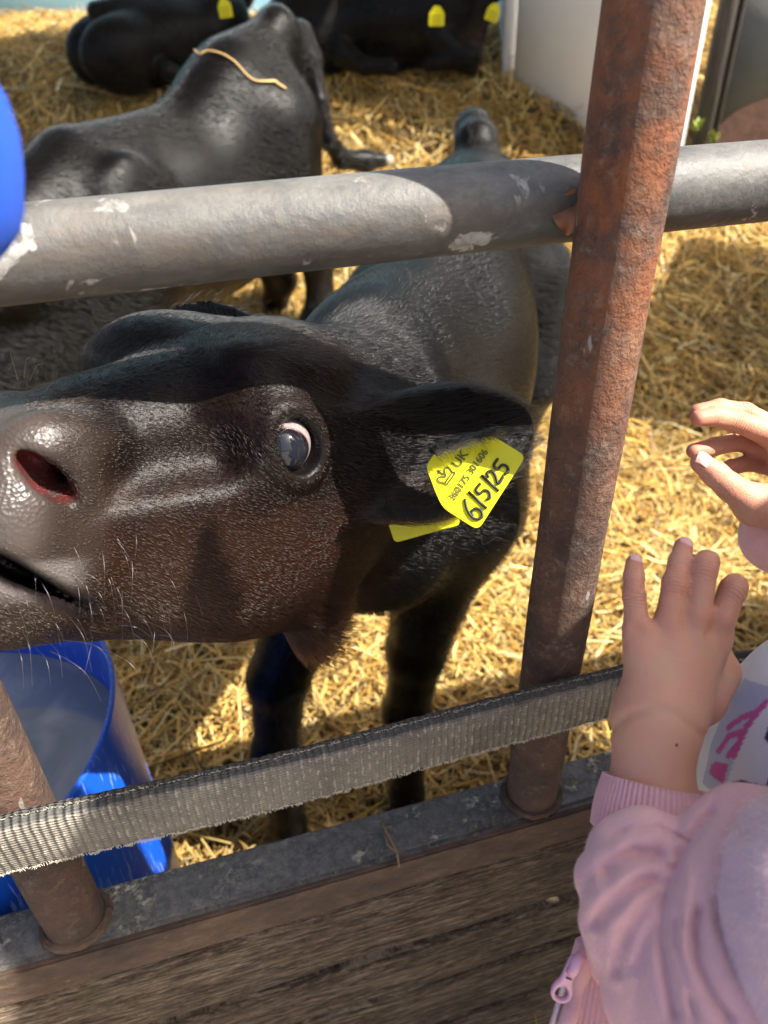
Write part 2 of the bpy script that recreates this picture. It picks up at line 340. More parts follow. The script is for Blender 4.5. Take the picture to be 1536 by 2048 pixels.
# ------------------------------------------------------------------ webbing strap
m=NT('webbing'); uv=m.n('ShaderNodeUVMap').outputs[0]
w1=m.n('ShaderNodeTexWave',i_Vector=uv,i_Scale=58,i_Distortion=1.2,i_Detail=2); w1.bands_direction='X'
w2=m.n('ShaderNodeTexWave',i_Vector=uv,i_Scale=130,i_Distortion=2.0,i_Detail=2); w2.bands_direction='Y'
c=m.co('Object'); n=m.noise(c,20,6,.7); n3=m.noise(c,500,3,.8)
base=m.ramp(n,[(.3,(.15,.137,.115)),(.7,(.29,.268,.225))]); wx=m.math('MULTIPLY',w1.outputs[1],m.ramp(m.noise(c,160,3,.6),[(.4,.1),(.6,1)]))
base=m.mix(m.ramp(wx,[(.55,0),(.85,.8)]),base,(.42,.39,.32)); base=m.mix(m.ramp(w2.outputs[1],[(0,.35),(.5,0)]),base,(.05,.045,.04))
base=m.mix(m.ramp(n3,[(.58,0),(.68,.5)]),base,(.5,.47,.4)); sx=m.n('ShaderNodeSeparateXYZ',i_0=uv); base=m.mix(m.ramp(m.math('MULTIPLY',sx.outputs[1],10.0),[(.435,0),(.455,.72),(.56,.72),(.60,0)]),base,(.035,.040,.045))
m.set(Base_Color=base,Roughness=.95,Specular_IOR_Level=.15); m.bump(m.math('ADD',m.math('MULTIPLY',w1.outputs[1],1.0),m.math('MULTIPLY',w2.outputs[1],.5)),.0016); WEBM=m.m
def strap_path(t):      # centre line along the fence
    x=t; return np.stack([x,.334-.002*np.cos(x*15)+0*x,.652-.0015*np.sin(x*8)+.003*np.exp(-((x-.33)/.05)**2)],1)
xs=np.linspace(-1.5,1.6,620); cl=strap_path(xs)
tw=np.interp(xs,[-9,.30,.36,.44,.52,.62,9],[0,0,.55,1.2,.9,.3,0])      # twisted to the right of the hand
wid=np.interp(xs,[-9,.30,.38,.46,.6,9],[1,1,.7,.55,.8,1])
prof=[(.000,-.0225),(-.0008,-.012),(-.0006,.0),(-.0002,.012),(.0005,.0195),(.003,.0225),(.0075,.0235),(.0125,.0225),(.0150,.0195)]
prof2=[(y+.0020,z) if i<5 else (y,z-.0022) for i,(y,z) in enumerate(prof)][::-1]
full=prof+prof2
rows=[];uvs=[]
al=np.cumsum([0]+[math.hypot(full[i+1][0]-full[i][0],full[i+1][1]-full[i][1]) for i in range(len(full)-1)])
for (y,z),av in zip(full,al):
    jit=.0006*np.sin(xs*310+z*900)+.0005*np.sin(xs*733+z*300)
    y2=y*np.cos(tw)-z*wid*np.sin(tw); z2=(z*wid*np.cos(tw)+y*np.sin(tw))+ (jit if abs(z)>.018 else 0)
    rows.append(np.stack([xs,cl[:,1]+y2,cl[:,2]+z2],1)); uvs.append(np.stack([xs,0*xs+av],1))
rows.append(rows[0]); uvs.append(uvs[0])
strap=MB().grid(np.stack(rows,0),np.stack(uvs,0)).build('webbing_strap',WEBM); tag(strap,'frayed grey webbing strap stretched along the fence in front of the posts','strap')
# frayed threads along both edges
r=np.random.default_rng(4); n=5200; x=r.uniform(-.5,.9,n); lowe=r.random(n)<.6
i=np.searchsorted(xs,x).clip(0,len(xs)-1)
pt=np.where(lowe[:,None],rows[0][i],rows[np.argmax([p[1] for p in full[:7]])][i]); pt[:,0]=x
fr=np.stack([pt,pt+np.stack([r.normal(0,.0012,n),-r.random(n)*.0012,np.where(lowe,-1,1)*r.uniform(.0004,.0028,n)],1)],1)
hc=bpy.data.hair_curves.new('frayed_threads'); hc.add_curves([2]*n); hc.attributes['position'].data.foreach_set('vector',fr.astype(np.float32).ravel())
ra=hc.attributes.get('radius') or hc.attributes.new('radius','FLOAT','POINT'); ra.data.foreach_set('value',np.full(n*2,.00022,np.float32))
mt=NT('thread').set(Base_Color=(.42,.39,.32,1),Roughness=.9); hc.materials.append(mt.m); link('frayed_threads',hc,strap)

# ------------------------------------------------------------------ tub
m=NT('blue_plastic'); c=m.co('Object'); n=m.noise(c,6,5,.6); sc=m.co('Object',(6,6,.6),(.5,.3,.2)); n2=m.noise(sc,45,3,.5)
base=m.mix(m.ramp(n,[(.4,0),(.7,.5)]),(.006,.075,.50),(.012,.10,.44)); base=m.mix(m.ramp(n2,[(.60,0),(.66,.55)]),base,(.28,.38,.66))
m.set(Base_Color=base,Roughness=.28,Specular_IOR_Level=.6); m.bump(n2,.0004); BLUEM=m.m
TC=fl(.487,-.515); TR=.232; TZ=.513
tub=empty('water_tub',(TC[0],TC[1],0)); tag(tub,'blue plastic drum tub of cloudy water on the straw inside the fence','tub')
def lathe(prof,n=96,sx=1,sy=1):
    t=np.linspace(0,2*np.pi,n+1); return np.stack([np.stack([r*np.cos(t)*sx,r*np.sin(t)*sy,z+0*t],1) for r,z in prof],0)
o=MB().grid(lathe([(TR-.012,.0),(TR,.01),(TR,.20),(TR+.003,.21),(TR,.22),(TR,TZ-.004),(TR-.001,TZ),(TR-.005,TZ),(TR-.006,TZ-.004),(TR-.006,.04),(0.001,.035)])).build('tub_wall',BLUEM,tub)
m=NT('cloudy_water'); c=m.co('Object'); n=m.noise(c,9,4,.5,1.0); m.set(Base_Color=m.ramp(n,[(.4,(.16,.19,.22)),(.62,(.30,.32,.33))]),Roughness=.06,Specular_IOR_Level=.7); m.bump(m.noise(c,14,2),.0006)
wt=MB().grid(lathe([(TR-.0065,0),(.001,0)])).build('water',m.m); wt.location=(TC[0],TC[1],.40); tag(wt,kind='structure')
# ------------------------------------------------------------------ calves
HA=[-.16,-.12,-.07,-.03,.01,.05,.09,.13,.16,.185,.205]
HT=[.022,.062,.080,.082,.072,.051,.034,.017,-.006,-.036,-.068]
HB=[-.06,-.092,-.114,-.127,-.138,-.145,-.146,-.143,-.138,-.129,-.105]
HW=[.055,.068,.076,.075,.068,.060,.054,.051,.051,.045,.028]
def head_sdf(q,mouth=1.0):
    a,b,c=q[:,0],np.abs(q[:,1]),q[:,2]
    qs=np.stack([a,b,c],1)
    t=hermite(a,HA,HT); bo=hermite(a,HA,HB); w=hermite(a,HA,HW)
    cz=(t+bo)/2; hh=(t-bo)/2; v=(c-cz)/hh
    wl=w*np.clip(1-.10*v*v-.06*np.clip(-v,0,1.3)+.02*np.clip(v,0,1),.5,2)
    n=2.5
    f=(((b/wl)**n+np.abs(v)**n)**(1/n)-1)*np.minimum(wl,hh)*.9
    f=np.maximum(f,np.maximum(a-.207,-.165-a))
    d=smin(f,ell(qs,(.158,.012,-.054),(.046,.049,.046)),.03)            # nose pad
    d=smin(d,ell(qs,(-.012,.044,-.082),(.095,.030,.060)),.04)           # masseter
    d=smin(d,ell(qs,(0,.055,.008),(.044,.034,.038)),.025)               # orbit
    d=smin(d,ell(qs,(-.008,.048,.052),(.046,.028,.016)),.02)            # brow
    d=smin(d,cone(qs,(.03,.060,-.034),(.11,.050,-.055),.012,.006),.025) # facial crest
    d=smax(d,-cone(qs,(.05,.070,-.010),(.115,.066,-.018),.008,.006),.025)   # hollow in front of the eye
    d=smin(d,ell(qs,(.135,.032,-.082),(.045,.027,.034)),.018)           # upper lip
    d=smin(d,ell(qs,(.155,.0,-.113),(.048,.042,.024)),.016)             # lower lip
    # mouth slit, open towards the nose
    mc=MOUTH(a)
    hgt=np.clip((a-.114)*.13,-.004,.0062)*mouth
    slit=np.maximum(np.abs(c-mc)-hgt,np.maximum(.114-a,a-.30))
    d=smax(d,-np.maximum(slit,.014-b),.007)
    # nostril: wing and comma shaped opening
    d=smin(d,ell(qs,(.136,.043,-.013),(.030,.014,.020)),.02)
    d=smin(d,ell(qs,(.127,.049,-.030),(.012,.012,.019)),.008)
    d=smax(d,-ell(qs,NOSC,(.019,.018,.0075),NOSR),.006)
    d=smax(d,-cone(qs,(.148,.05,-.030),(.115,.022,-.024),.008,.006),.005)
    # eye socket and lids
    er=EYER(qs[:,0],qs[:,2])
    lid=np.sqrt((er-.0192)**2+((qs[:,1]-.0818)*.8)**2)-.0015
    d=smin(d,lid,.016); gr=np.sqrt((er-.0285)**2+((qs[:,1]-.084)*.9)**2)-.0012+.02*np.clip(-(qs[:,2]-.004),0,1); d=smax(d,-gr-.0004,.004)
    d=smax(d,-(np.sqrt((er/.0168)**2+((qs[:,1]-.092)/.026)**2)-1)*.0165,.003)
    return d
def EYER(a,c): return .0172*np.sqrt(((a*.66+c*.75)/.0228)**2+((-a*.75+c*.66)/.0166)**2)
def MOUTH(a): return -.107+(a-.120)*.60
NOSC=(.149,.054,-.027); NOSR=frame((.70,-.28,.62),(-.4,.2,.8))
def ear_sdf(q,L=.135,wd=.045,droop=0.0,th=.0048):
    # leaf shaped, cupped ear: x along the ear, y across, z towards the opening
    x=q[:,0]; u=np.clip(x/L,-.15,1.0)
    wid=wd*np.clip(np.sin(np.pi*np.clip(.14+.86*u,0,1)**.85),.02,1)**.52
    y=q[:,1]+droop*u*u; k=.55/wd
    s=y/np.maximum(wid,.004)
    z=q[:,2]-(k*y*y*np.clip(1.25-.7*u,.3,1.2))*.9
    d=np.maximum(np.abs(z)-th-.003*np.clip(1-u,0,1),(np.abs(s)-1)*wid*.75)
    return smax(d,np.maximum(x-L,-x-.02)*.9,.006)
def legs(p,pts,rs,k=.015): return chain(p,[np.array(t) for t in pts],rs,k)

def mat_coat(name,rough=.42,bump=.0006):
    m=NT(name); c=m.co('Object'); n=m.noise(c,420,3,.7); n2=m.noise(c,30,3)
    wet=m.attr('Wet','Fac'); vb=m.vor(c,400)
    m.set(Base_Color=m.attr(),Roughness=m.ramp(wet,[(0,.31),(1,.30)]),Specular_IOR_Level=m.ramp(wet,[(0,.15),(1,.40)])); m.bump(m.math('ADD',m.math('MULTIPLY',m.math('ADD',n,n2),m.ramp(wet,[(0,1),(1,.10)])),m.math('MULTIPLY',m.math('MULTIPLY',vb,wet),.7)),bump); return m
def mat_fur(name,rough=.16,rad=.28):
    m=NT(name); h=m.n('ShaderNodeBsdfHairPrincipled'); h.parametrization='COLOR'
    m.t.links.new(m.attr(),h.inputs['Color']); h.inputs['Roughness'].default_value=rough; h.inputs['Radial Roughness'].default_value=rad; h.inputs['Random Roughness'].default_value=.2; h.inputs['IOR'].default_value=1.38
    if 'Coat' in h.inputs: h.inputs['Coat'].default_value=.0
    m.t.links.new(h.outputs[0],m.out.inputs[0]); return m
FURM=mat_fur('fur_coat').m; COATM=mat_coat('calf_coat').m
def fur(name,P,N,Q,colf,flow,count,length,rad,parent,keep=None,lift=.35,jit=.12,seed=1):
    r=np.random.default_rng(seed)
    A=P[Q]; ar=np.linalg.norm(np.cross(A[:,2]-A[:,0],A[:,3]-A[:,1]),axis=1)*.5
    if keep is not None: ar=ar*keep(P[Q].mean(1),N[Q[:,0]])
    cs=np.cumsum(ar); fi=np.searchsorted(cs,r.uniform(0,cs[-1],count)); fi=np.minimum(fi,len(Q)-1)
    u=r.random((count,1)); v=r.random((count,1)); A=A[fi]; B=N[Q[fi]]
    bl=lambda X:(X[:,0]*(1-u)+X[:,1]*u)*(1-v)+(X[:,3]*(1-u)+X[:,2]*u)*v
    p=bl(A); n=bl(B); n/=np.linalg.norm(n,axis=1)[:,None]
    f=flow(p); f=f-n*(f*n).sum(1)[:,None]; f/=np.linalg.norm(f,axis=1)[:,None]+1e-6
    f=f+r.normal(size=(count,3))*jit; f=f-n*(f*n).sum(1)[:,None]; f/=np.linalg.norm(f,axis=1)[:,None]+1e-6
    L=(length(p) if callable(length) else np.full(count,length))*r.uniform(.6,1.15,count)
    li=lift(p) if callable(lift) else np.full(count,lift)
    d0=f+n*(li*1.6+.15)[:,None]; d0/=np.linalg.norm(d0,axis=1)[:,None]
    d1=f+n*(li*.45)[:,None]; d1/=np.linalg.norm(d1,axis=1)[:,None]
    K=np.stack([p-n*.001,p+d0*(L*.45)[:,None],p+d0*(L*.45)[:,None]+d1*(L*.55)[:,None]],1)
    hc=bpy.data.hair_curves.new(name); hc.add_curves([3]*count)
    hc.attributes['position'].data.foreach_set('vector',K.astype(np.float32).ravel())
    ra=hc.attributes.get('radius') or hc.attributes.new('radius','FLOAT','POINT')
    ra.data.foreach_set('value',np.tile(np.array([rad,rad*.8,rad*.15],dtype=np.float32),count))
    c=np.ones((count,4),np.float32); c[:,:3]=colf(p)*r.uniform(.75,1.3,(count,1))
    at=hc.attributes.new('Col','FLOAT_COLOR','CURVE'); at.data.foreach_set('color',c.ravel())
    hc.materials.append(FURM); return link(name,hc,parent)

# ---- the calf at the rail
def camdir(v): return CM@np.array(v,float)
yaw=math.radians(46)
Ha=camdir((-math.cos(yaw),-.03,math.sin(yaw))); Ha/=np.linalg.norm(Ha)
Hc=camdir((.0,math.cos(math.radians(18)),math.sin(math.radians(18)))); Hc-=Ha*(Hc@Ha); Hc/=np.linalg.norm(Hc)
Hb=np.cross(Hc,Ha); HR=np.stack([Ha,Hb,Hc],1)
HE=W(580,888,.50)-Hb*.078        # midpoint between the eyes
def toH(p): return (p-HE.astype(p.dtype))@HR.astype(p.dtype)
def fromH(a,b,c): return HE+HR@np.array([a,b,c],float)
# ear frames (left = the tagged one)
E0=fromH(-.085,.058,-.022); E1=W(1066,846,.61)
EX=E1-E0; EL_=np.linalg.norm(EX)
ERL=frame(EX,camdir((-.05,-.15,1)))
F0=fromH(-.075,-.050,.022); F1=W(186,708,.69); FL_=np.linalg.norm(F1-F0); ERR=frame(F1-F0,camdir((.1,.3,1)))
G=lambda x,y,z:np.array([x,y,z])
wth=WZ(752,655,.86); mid=WZ(880,500,.835); hip=WZ(950,400,.86); rmp=WZ(957,322,.845)
ax=(rmp-wth)*np.array([1,1,0]); BL=np.linalg.norm(ax); ax/=BL; sd=np.array([ax[1],-ax[0],0])  # sd = the side on the right in the picture
BF=np.stack([ax,sd,WU],1)
def B(s,t,z): p=wth+ax*s+sd*t; return np.array([p[0],p[1],z])
h1=WZ(585,1700,.01); h2=WZ(815,1625,.01)
CALF1=dict(wth=wth,mid=mid,hip=hip,rmp=rmp,BL=BL)
def calf1(p):
    d=head_sdf(toH(p))
    dl=ear_sdf((p-E0.astype(p.dtype))@ERL.astype(p.dtype),EL_,.048)
    d=smin(d,dl,.018)
    d=smin(d,ear_sdf((p-F0.astype(p.dtype))@ERR.astype(p.dtype),FL_,.058),.015)
    d=smin(d,ell(p,W(312,742,.60),(.055,.040,.036),HR),.055)
    # neck
    n0=fromH(-.10,0,.0); n1=fromH(-.11,-.0,-.075); 
    ch=B(.02,.03,.68)
    d=smin(d,chain(p,[n0,B(-.07,.0,.80),wth-WU*.07],[.062,.075,.075],.03),.035)
    d=smin(d,chain(p,[n1,(n1+ch)/2+np.array([0,0,-.03]),ch],[.052,.075,.115],.03),.03)
    # trunk
    body=ell(p,B(.32,.0,.685),(.40,.142,.172),BF)
    body=smin(body,ell(p,B(.07,-.015,.70),(.17,.112,.172),BF),.06)
    body=smin(body,ell(p,B(BL-.08,.0,.70),(.19,.140,.165),BF),.06)
    body=smin(body,chain(p,[wth-WU*.03,mid-WU*.03,hip-WU*.035,rmp-WU*.05],[.030,.026,.036,.052],.02),.06)
    body=smin(body,ell(p,B(BL-.15,.105,.815),(.045,.025,.025),BF),.025)
    body=smin(body,ell(p,B(BL-.15,-.105,.815),(.045,.025,.025),BF),.025)
    d=smin(d,body,.05)
    # tail head lifted
    t0=rmp-WU*.03
    tl=[t0,W(952,285,P_d(rmp)+.03),W(946,258,P_d(rmp)+.06),W(945,248,P_d(rmp)+.14),W(960,330,P_d(rmp)+.2),W(975,520,P_d(rmp)+.2)]
    d=smin(d,chain(p,tl,[.046,.038,.032,.026,.018,.014],.01),.02)
    # fore legs
    sh1=B(-.00,-.035,.66); sh2=B(.02,.072,.66)
    d=smin(d,chain(p,[sh1,G(h1[0]*.85+sh1[0]*.15,h1[1]*.9+sh1[1]*.1,.40),G(h1[0],h1[1],.24),G(h1[0],h1[1],.07),h1+np.array([.0,-.01,.0])],[.066,.036,.028,.023,.031],.02),.04)
    d=smin(d,ell(p,(h1[0],h1[1],.25),(.031,.033,.045)),.02)
    d=smin(d,chain(p,[sh2,G(h2[0]*.75+sh2[0]*.25,h2[1]*.7+sh2[1]*.3,.40),G(h2[0],h2[1],.25),G(h2[0],h2[1],.07),h2],[.066,.036,.028,.023,.031],.02),.04)
    d=smin(d,ell(p,(h2[0],h2[1],.26),(.031,.033,.045)),.02)
    # hind legs
    for s in(-1,1):
        q=[B(BL-.10,s*.10,.66),B(BL-.16,s*.125,.50),B(BL+.02,s*.12,.30),B(BL-.0,s*.12,.08),B(BL-.03,s*.12,.02)]
        d=smin(d,chain(p,q,[.095,.062,.032,.026,.034],.02),.04)
    # brisket tuft
    d=smin(d,ell(p,W(630,1245,.615),(.018,.020,.028)),.04)
    return d
def P_d(p): return -(CM.T@(np.asarray(p)-CP))[2]
BLACK=np.array([.0028,.0026,.0027]); BROWN=np.array([.017,.0072,.0038]); GREYN=np.array([.052,.041,.036])
def lerp(a,b,t): return a+(b-a)*np.asarray(t)[:,None]
def ss(x,a,b): t=np.clip((x-a)/(b-a),0,1); return t*t*(3-2*t)
def c1col(p):
    q=toH(p); a,b,c=q[:,0],q[:,1],q[:,2]; n=vnoise(q,60,3)*.012
    hd=ss(a,-.19,-.13)
    br=hd*ss(-c+n,.005,.07)*(1-ss(a+n,.12,.15))*.85
    br=np.maximum(br,hd*.55*np.exp(-((a-.005)/.035)**2-((c-.012)/.035)**2)*(b>0))
    br=np.maximum(br,.35*hd*ss(b,.02,.06)*ss(a,-.10,-.02)*(1-ss(a,.10,.16)))
    br=np.maximum(br,.85*ss(a,.08,.11)*ss(-c,.09,.105)) 
    col=lerp(BLACK*np.ones((len(p),1)),BROWN,np.clip(br,0,1))
    mz=ss(a+n*.6,.140,.160)*ss(c,-.085,-.06)
    col=lerp(col,np.array([.026,.018,.014]),np.clip(.8*ss(a+n,.105,.135),0,1))
    col=lerp(col,GREYN,mz)
    lip=ss(a,.12,.14)*ss(-c,.070,.076)*(1-ss(-c,.090,.102)); col=lerp(col,np.array([.12,.105,.10]),lip*.8)
    # bare skin round the eye
    er=EYER(a,c); col=lerp(col,np.array([.010,.008,.007]),(b>.06)*(1-ss(er,.0195,.0225)))
    col=lerp(col,np.array([.004,.003,.003]),(b>.06)*(1-ss(er,.0155,.0185)))
    # mouth inside and nostril inside
    mc=MOUTH(a)
    col=lerp(col,np.array([.010,.007,.008]),(1-ss(np.abs(c-mc),.007,.012))*ss(a,.105,.118))
    return col
def nostril_w(p):
    q=toH(p); q=np.stack([q[:,0],np.abs(q[:,1]),q[:,2]],1)
    dd=np.minimum(ell(q,NOSC,(.0185,.018,.007),NOSR),cone(q,(.148,.05,-.030),(.115,.022,-.024),.008,.006))
    return 1-ss(dd,-.0005,.002)
lo=np.minimum.reduce([wth,rmp,E1,fromH(.21,0,0),h1])-.22; hi=np.maximum.reduce([wth,rmp,E1,rmp+ax*.2])+.22
lo[2]=-.03; hi[2]=1.08
P1,Q1,N1=surface(calf1,lo,hi,.0036 if not FASTDEV else .006)
c1=c1col(P1); nw=nostril_w(P1); c1=lerp(c1,np.array([.10,.010,.012]),nw*.9)
calf=mesh_np('calf',P1,Q1,COATM,col=c1)
wa=calf.data.attributes.new('Wet','FLOAT','POINT'); _q=toH(P1); wa.data.foreach_set('value',np.clip(ss(_q[:,0],.138,.160)*ss(_q[:,2],-.075,-.05)+ss(_q[:,0],.125,.14)*ss(-_q[:,2],.07,.08)*(1-ss(-_q[:,2],.095,.105))+nw+(np.abs(_q[:,1])>.06)*(1-ss(EYER(_q[:,0],_q[:,2]),.0150,.0168)),0,1).astype(np.float32))
tag(calf,'black calf at the rail lifting its brown muzzle, dated yellow tag in its ear','calf','calves in the pen')
def flow1(p):
    q=toH(p); hd=ss(q[:,0],-.20,-.12)[:,None]
    fh=(HR@np.array([-.9,0,-.28]))[None]*np.ones((len(p),1))
    fb=np.array([ax[0]*.8,ax[1]*.8,-.5])[None]+sd[None]*((p-wth)@sd)[:,None]*2
    ew=np.exp(-(np.maximum(ear_sdf((p-E0)@ERL,EL_,.048),0)/.008))[:,None]
    return (fh*hd+fb*(1-hd))*(1-ew)+EX/EL_*ew
def len1(p):
    q=toH(p); hd=ss(q[:,0],-.20,-.10)
    L=.016*(1-hd)+.0065*hd
    L=L+.012*ss(q[:,2],.045,.07)*(1-ss(q[:,0],-.04,.04))*ss(q[:,0],-.2,-.12)     # poll tuft
    L=L+.028*np.exp(-(np.linalg.norm(p-W(628,1285,.60),axis=1)/.05)**2)  # brisket tuft
    L=L+.006*ss(-q[:,2],.10,.13)*hd
    ew=np.maximum(ear_sdf((p-E0)@ERL,EL_,.048),0)<.004
    L=np.where(ew,.019,L)
    L=np.where(q[:,0]>.11,.0045,L)
    return L
def keep1(p,n):
    q=toH(p); a,b,c=q[:,0],q[:,1],q[:,2]
    k=np.ones(len(p))
    k*=1-ss(a,.140,.155)*ss(c,-.075,-.055)
    er=EYER(a,c); k*=np.where((b>.05),ss(er,.0175,.0195),1)
    k*=np.where((a>.12)&(np.abs(c-MOUTH(a))<.012),0,1)
    hd=(a>-.2); k*=np.where(hd,3.2,1.0)
    tocam=((CP-p)*n).sum(1)/np.linalg.norm(CP-p,axis=1)
    k*=np.where(tocam>-.35,1,.25)
    return k

NH=1 if not FASTDEV else .15
if HAIR: fur('fur',P1,N1,Q1,lambda p:c1col(p)*1.15,flow1,int(210000*NH),len1,.00013,calf,keep1,lift=lambda p:np.where(toH(p)[:,0]>-.2,.10,.14))

# eyes
m=NT('eyeball'); m.set(Base_Color=m.attr(),Roughness=.05,Specular_IOR_Level=.5); EYEM=m.m
def eyeball(par,c,r,gaze,R=None,scl=(.62,.50,.48)):
    n=48; t=np.linspace(0,np.pi,n); f=np.linspace(0,2*np.pi,2*n+1); T,Fi=np.meshgrid(t,f,indexing='ij')
    gz=np.array(gaze,float); gz/=np.linalg.norm(gz); Rg=frame(gz,WU if R is None else R[:,2])
    L=np.stack([np.cos(T),np.sin(T)*np.cos(Fi),np.sin(T)*np.sin(Fi)],-1).reshape(-1,3)
    ang=np.arccos(np.clip(L[:,0],-1,1)); bulge=1+.045*(1-ss(ang,.35,.95))
    V=c+(L*bulge[:,None])@Rg.T*r
    lim=.97+.03*np.sin(3*np.arctan2(L[:,2],L[:,1]))
    vein=.10*np.sin(np.arctan2(L[:,2],L[:,1])*37+3*np.sin(ang*9))*ss(ang,.8,1.2)
    col=lerp(np.array([.011,.0125,.017])*np.ones((len(V),1)),np.array([.009,.008,.010]),ss(ang,.70,.88))
    pup=1-ss(np.sqrt((L[:,1]/.40)**2+(L[:,2]/.22)**2),.7,1.1); col=lerp(col,np.array([.010,.012,.020]),pup*(L[:,0]>0))
    col=lerp(col,np.array(scl),ss(ang,lim,lim+.10)); col[:,1:]-=np.clip(vein,0,1)[:,None]*.8; col=np.clip(col,.002,1)
    ids=np.arange(n*(2*n+1)).reshape(n,2*n+1)
    F=np.stack([ids[:-1,:-1],ids[1:,:-1],ids[1:,1:],ids[:-1,1:]],-1).reshape(-1,4)
    return mesh_np('eye',V,F,EYEM,par,col=col)
eyeball(calf,fromH(.002,.0716,-.001),.0196,HR@np.array([.44,.85,-.30]),HR,(.25,.225,.22))
eyeball(calf,fromH(.002,-.0716,-.001),.0196,HR@np.array([.3,-.9,-.2]),HR)
# lashes and whiskers
def strands(name,K,rad,col,parent,mat=None):
    K=np.asarray(K); n,s,_=K.shape; hc=bpy.data.hair_curves.new(name); hc.add_curves([s]*n); hc.attributes['position'].data.foreach_set('vector',K.astype(np.float32).ravel())
    ra=hc.attributes.get('radius') or hc.attributes.new('radius','FLOAT','POINT'); ra.data.foreach_set('value',np.tile(np.linspace(1,.25,s)*rad,n).astype(np.float32))
    c=np.ones((n,4),np.float32); c[:,:3]=col; at=hc.attributes.new('Col','FLOAT_COLOR','CURVE'); at.data.foreach_set('color',c.ravel())
    hc.materials.append(mat or FURM); return link(name,hc,parent)
r=np.random.default_rng(3); K=[]
for i in range(90):
    t=r.uniform(-.25,.95)*np.pi; p=np.array([.0178*np.cos(t)*.95+.003*np.sin(t),.0860,.0175*np.sin(t)+.003*np.cos(t)]); o=np.array([np.cos(t)*.8-.35,.9,np.sin(t)*.9]); o/=np.linalg.norm(o); L=r.uniform(.007,.015)
    K.append([fromH(*p),fromH(*(p+o*L*.5)),fromH(*(p+o*L+np.array([0,0,-.002])))])
strands('eyelash',K,.00018,(.012,.011,.011),calf)
K=[]
for i in range(64):
    a=r.uniform(.06,.165); c=r.uniform(-.135,-.055); b=.052+r.uniform(-.004,.004); o=np.array([r.normal(-.25,.3),1,r.normal(-.45,.35)]); L=r.uniform(.018,.062)
    p=np.array([a,b-.006,c]); q=p+o/np.linalg.norm(o)*L*.5; e=q+(o+np.array([0,-.6,-.9]))/2.2*L*.5
    K.append([fromH(*p),fromH(*(p*.5+q*.5+np.array([0,.003,.002]))),fromH(*q),fromH(*e)])
for p,q in(((35,760,.46),(20,700,.45)),((48,755,.46),(60,715,.45)),((60,760,.46),(88,728,.45))):
    A=W(*p);Bq=W(*q); K.append([A,A*.66+Bq*.34+WU*.002,A*.33+Bq*.67+WU*.003,Bq])
strands('whisker',K,.00020,(.34,.30,.26),calf)

# ---- ear tag with its writing
m=NT('tag_plastic'); m.set(Base_Color=(.85,.80,.015,1),Roughness=.38,Subsurface_Weight=.0,Specular_IOR_Level=.45); 
trn=m.n('ShaderNodeBsdfTranslucent',i_Color=(.9,.85,.02,1)); mx=m.n('ShaderNodeMixShader',i_0=.25); m.t.links.new(m.b.outputs[0],mx.inputs[1]); m.t.links.new(trn.outputs[0],mx.inputs[2]); m.t.links.new(mx.outputs[0],m.out.inputs[0]); TAGM=m.m
INK=NT('tag_ink').set(Base_Color=(.012,.013,.012,1),Roughness=.5).m
INKG=NT('tag_print').set(Base_Color=(.07,.07,.02,1),Roughness=.5).m
def roundpoly(pts,rad=.08,n=5):
    pts=np.array(pts,float); out=[]
    for i in range(len(pts)):
        a,b,c=pts[i-1],pts[i],pts[(i+1)%len(pts)]; l=min(np.linalg.norm(a-b),np.linalg.norm(c-b)); k=min(rad,l*.45)
        p=b+(a-b)/np.linalg.norm(a-b)*k; q=b+(c-b)/np.linalg.norm(c-b)*k
        for t in np.linspace(0,1,n): out.append((1-t)**2*p+2*t*(1-t)*b+t*t*q)
    return np.array(out)
def slab(name,poly,th,mat,parent,M4,bend=0,ring=None):
    bm=bmesh.new(); vs=[bm.verts.new((x,y,0)) for x,y in poly]; bm.faces.new(vs)
    bmesh.ops.triangulate(bm,faces=bm.faces[:]) if bend else None
    if bend: bmesh.ops.subdivide_edges(bm,edges=bm.edges[:],cuts=3,use_grid_fill=True)
    g=bmesh.ops.extrude_face_region(bm,geom=bm.faces[:]); nv=[v for v in g['geom'] if isinstance(v,bmesh.types.BMVert)]; bmesh.ops.translate(bm,vec=(0,0,-th),verts=nv)
    for v in bm.verts: v.co.z+=bend*(v.co.x**2)
    bmesh.ops.recalc_face_normals(bm,faces=bm.faces); me=bpy.data.meshes.new(name); bm.to_mesh(me); bm.free(); me.materials.append(mat)
    me.transform(M4); return link(name,me,parent)
def m4(c,x,y):
    R=frame(x,np.cross(x,y)); M=np.eye(4); M[:3,:3]=R; M[:3,3]=c; return Matrix(M.tolist())
TGC=W(957,966,.492); TGM=m4(TGC,camdir((.58,.815,-.10)),camdir((-.81,.57,-.20)))
px=1/3000
poly=roundpoly(np.array([(-78,-52),(98,-46),(97,34),(58,64),(26,78),(12,106),(-30,106),(-46,82),(-62,60),(-80,30)])*px,.005,6)
etag=slab('ear_tag',poly,.0016,TAGM,calf,TGM,bend=-1.2)
def text(s,size,x,y,parent,M4,mat,name,sx=1.0,bold=0):
    cu=bpy.data.curves.new(name,'FONT'); cu.body=s; cu.size=size; cu.extrude=.0001; cu.align_x='CENTER'; cu.align_y='CENTER'; cu.offset=bold
    t=bpy.data.objects.new(name,cu); COL.objects.link(t); me=bpy.data.meshes.new_from_object(t.evaluated_get(bpy.context.evaluated_depsgraph_get())); bpy.data.objects.remove(t); bpy.data.curves.remove(cu)
    me.name=name; me.materials.clear(); me.materials.append(mat); me.transform(M4@Matrix.Translation((x,y,.00055))@Matrix.Diagonal((sx,1,1,1))); return link(name,me,parent)
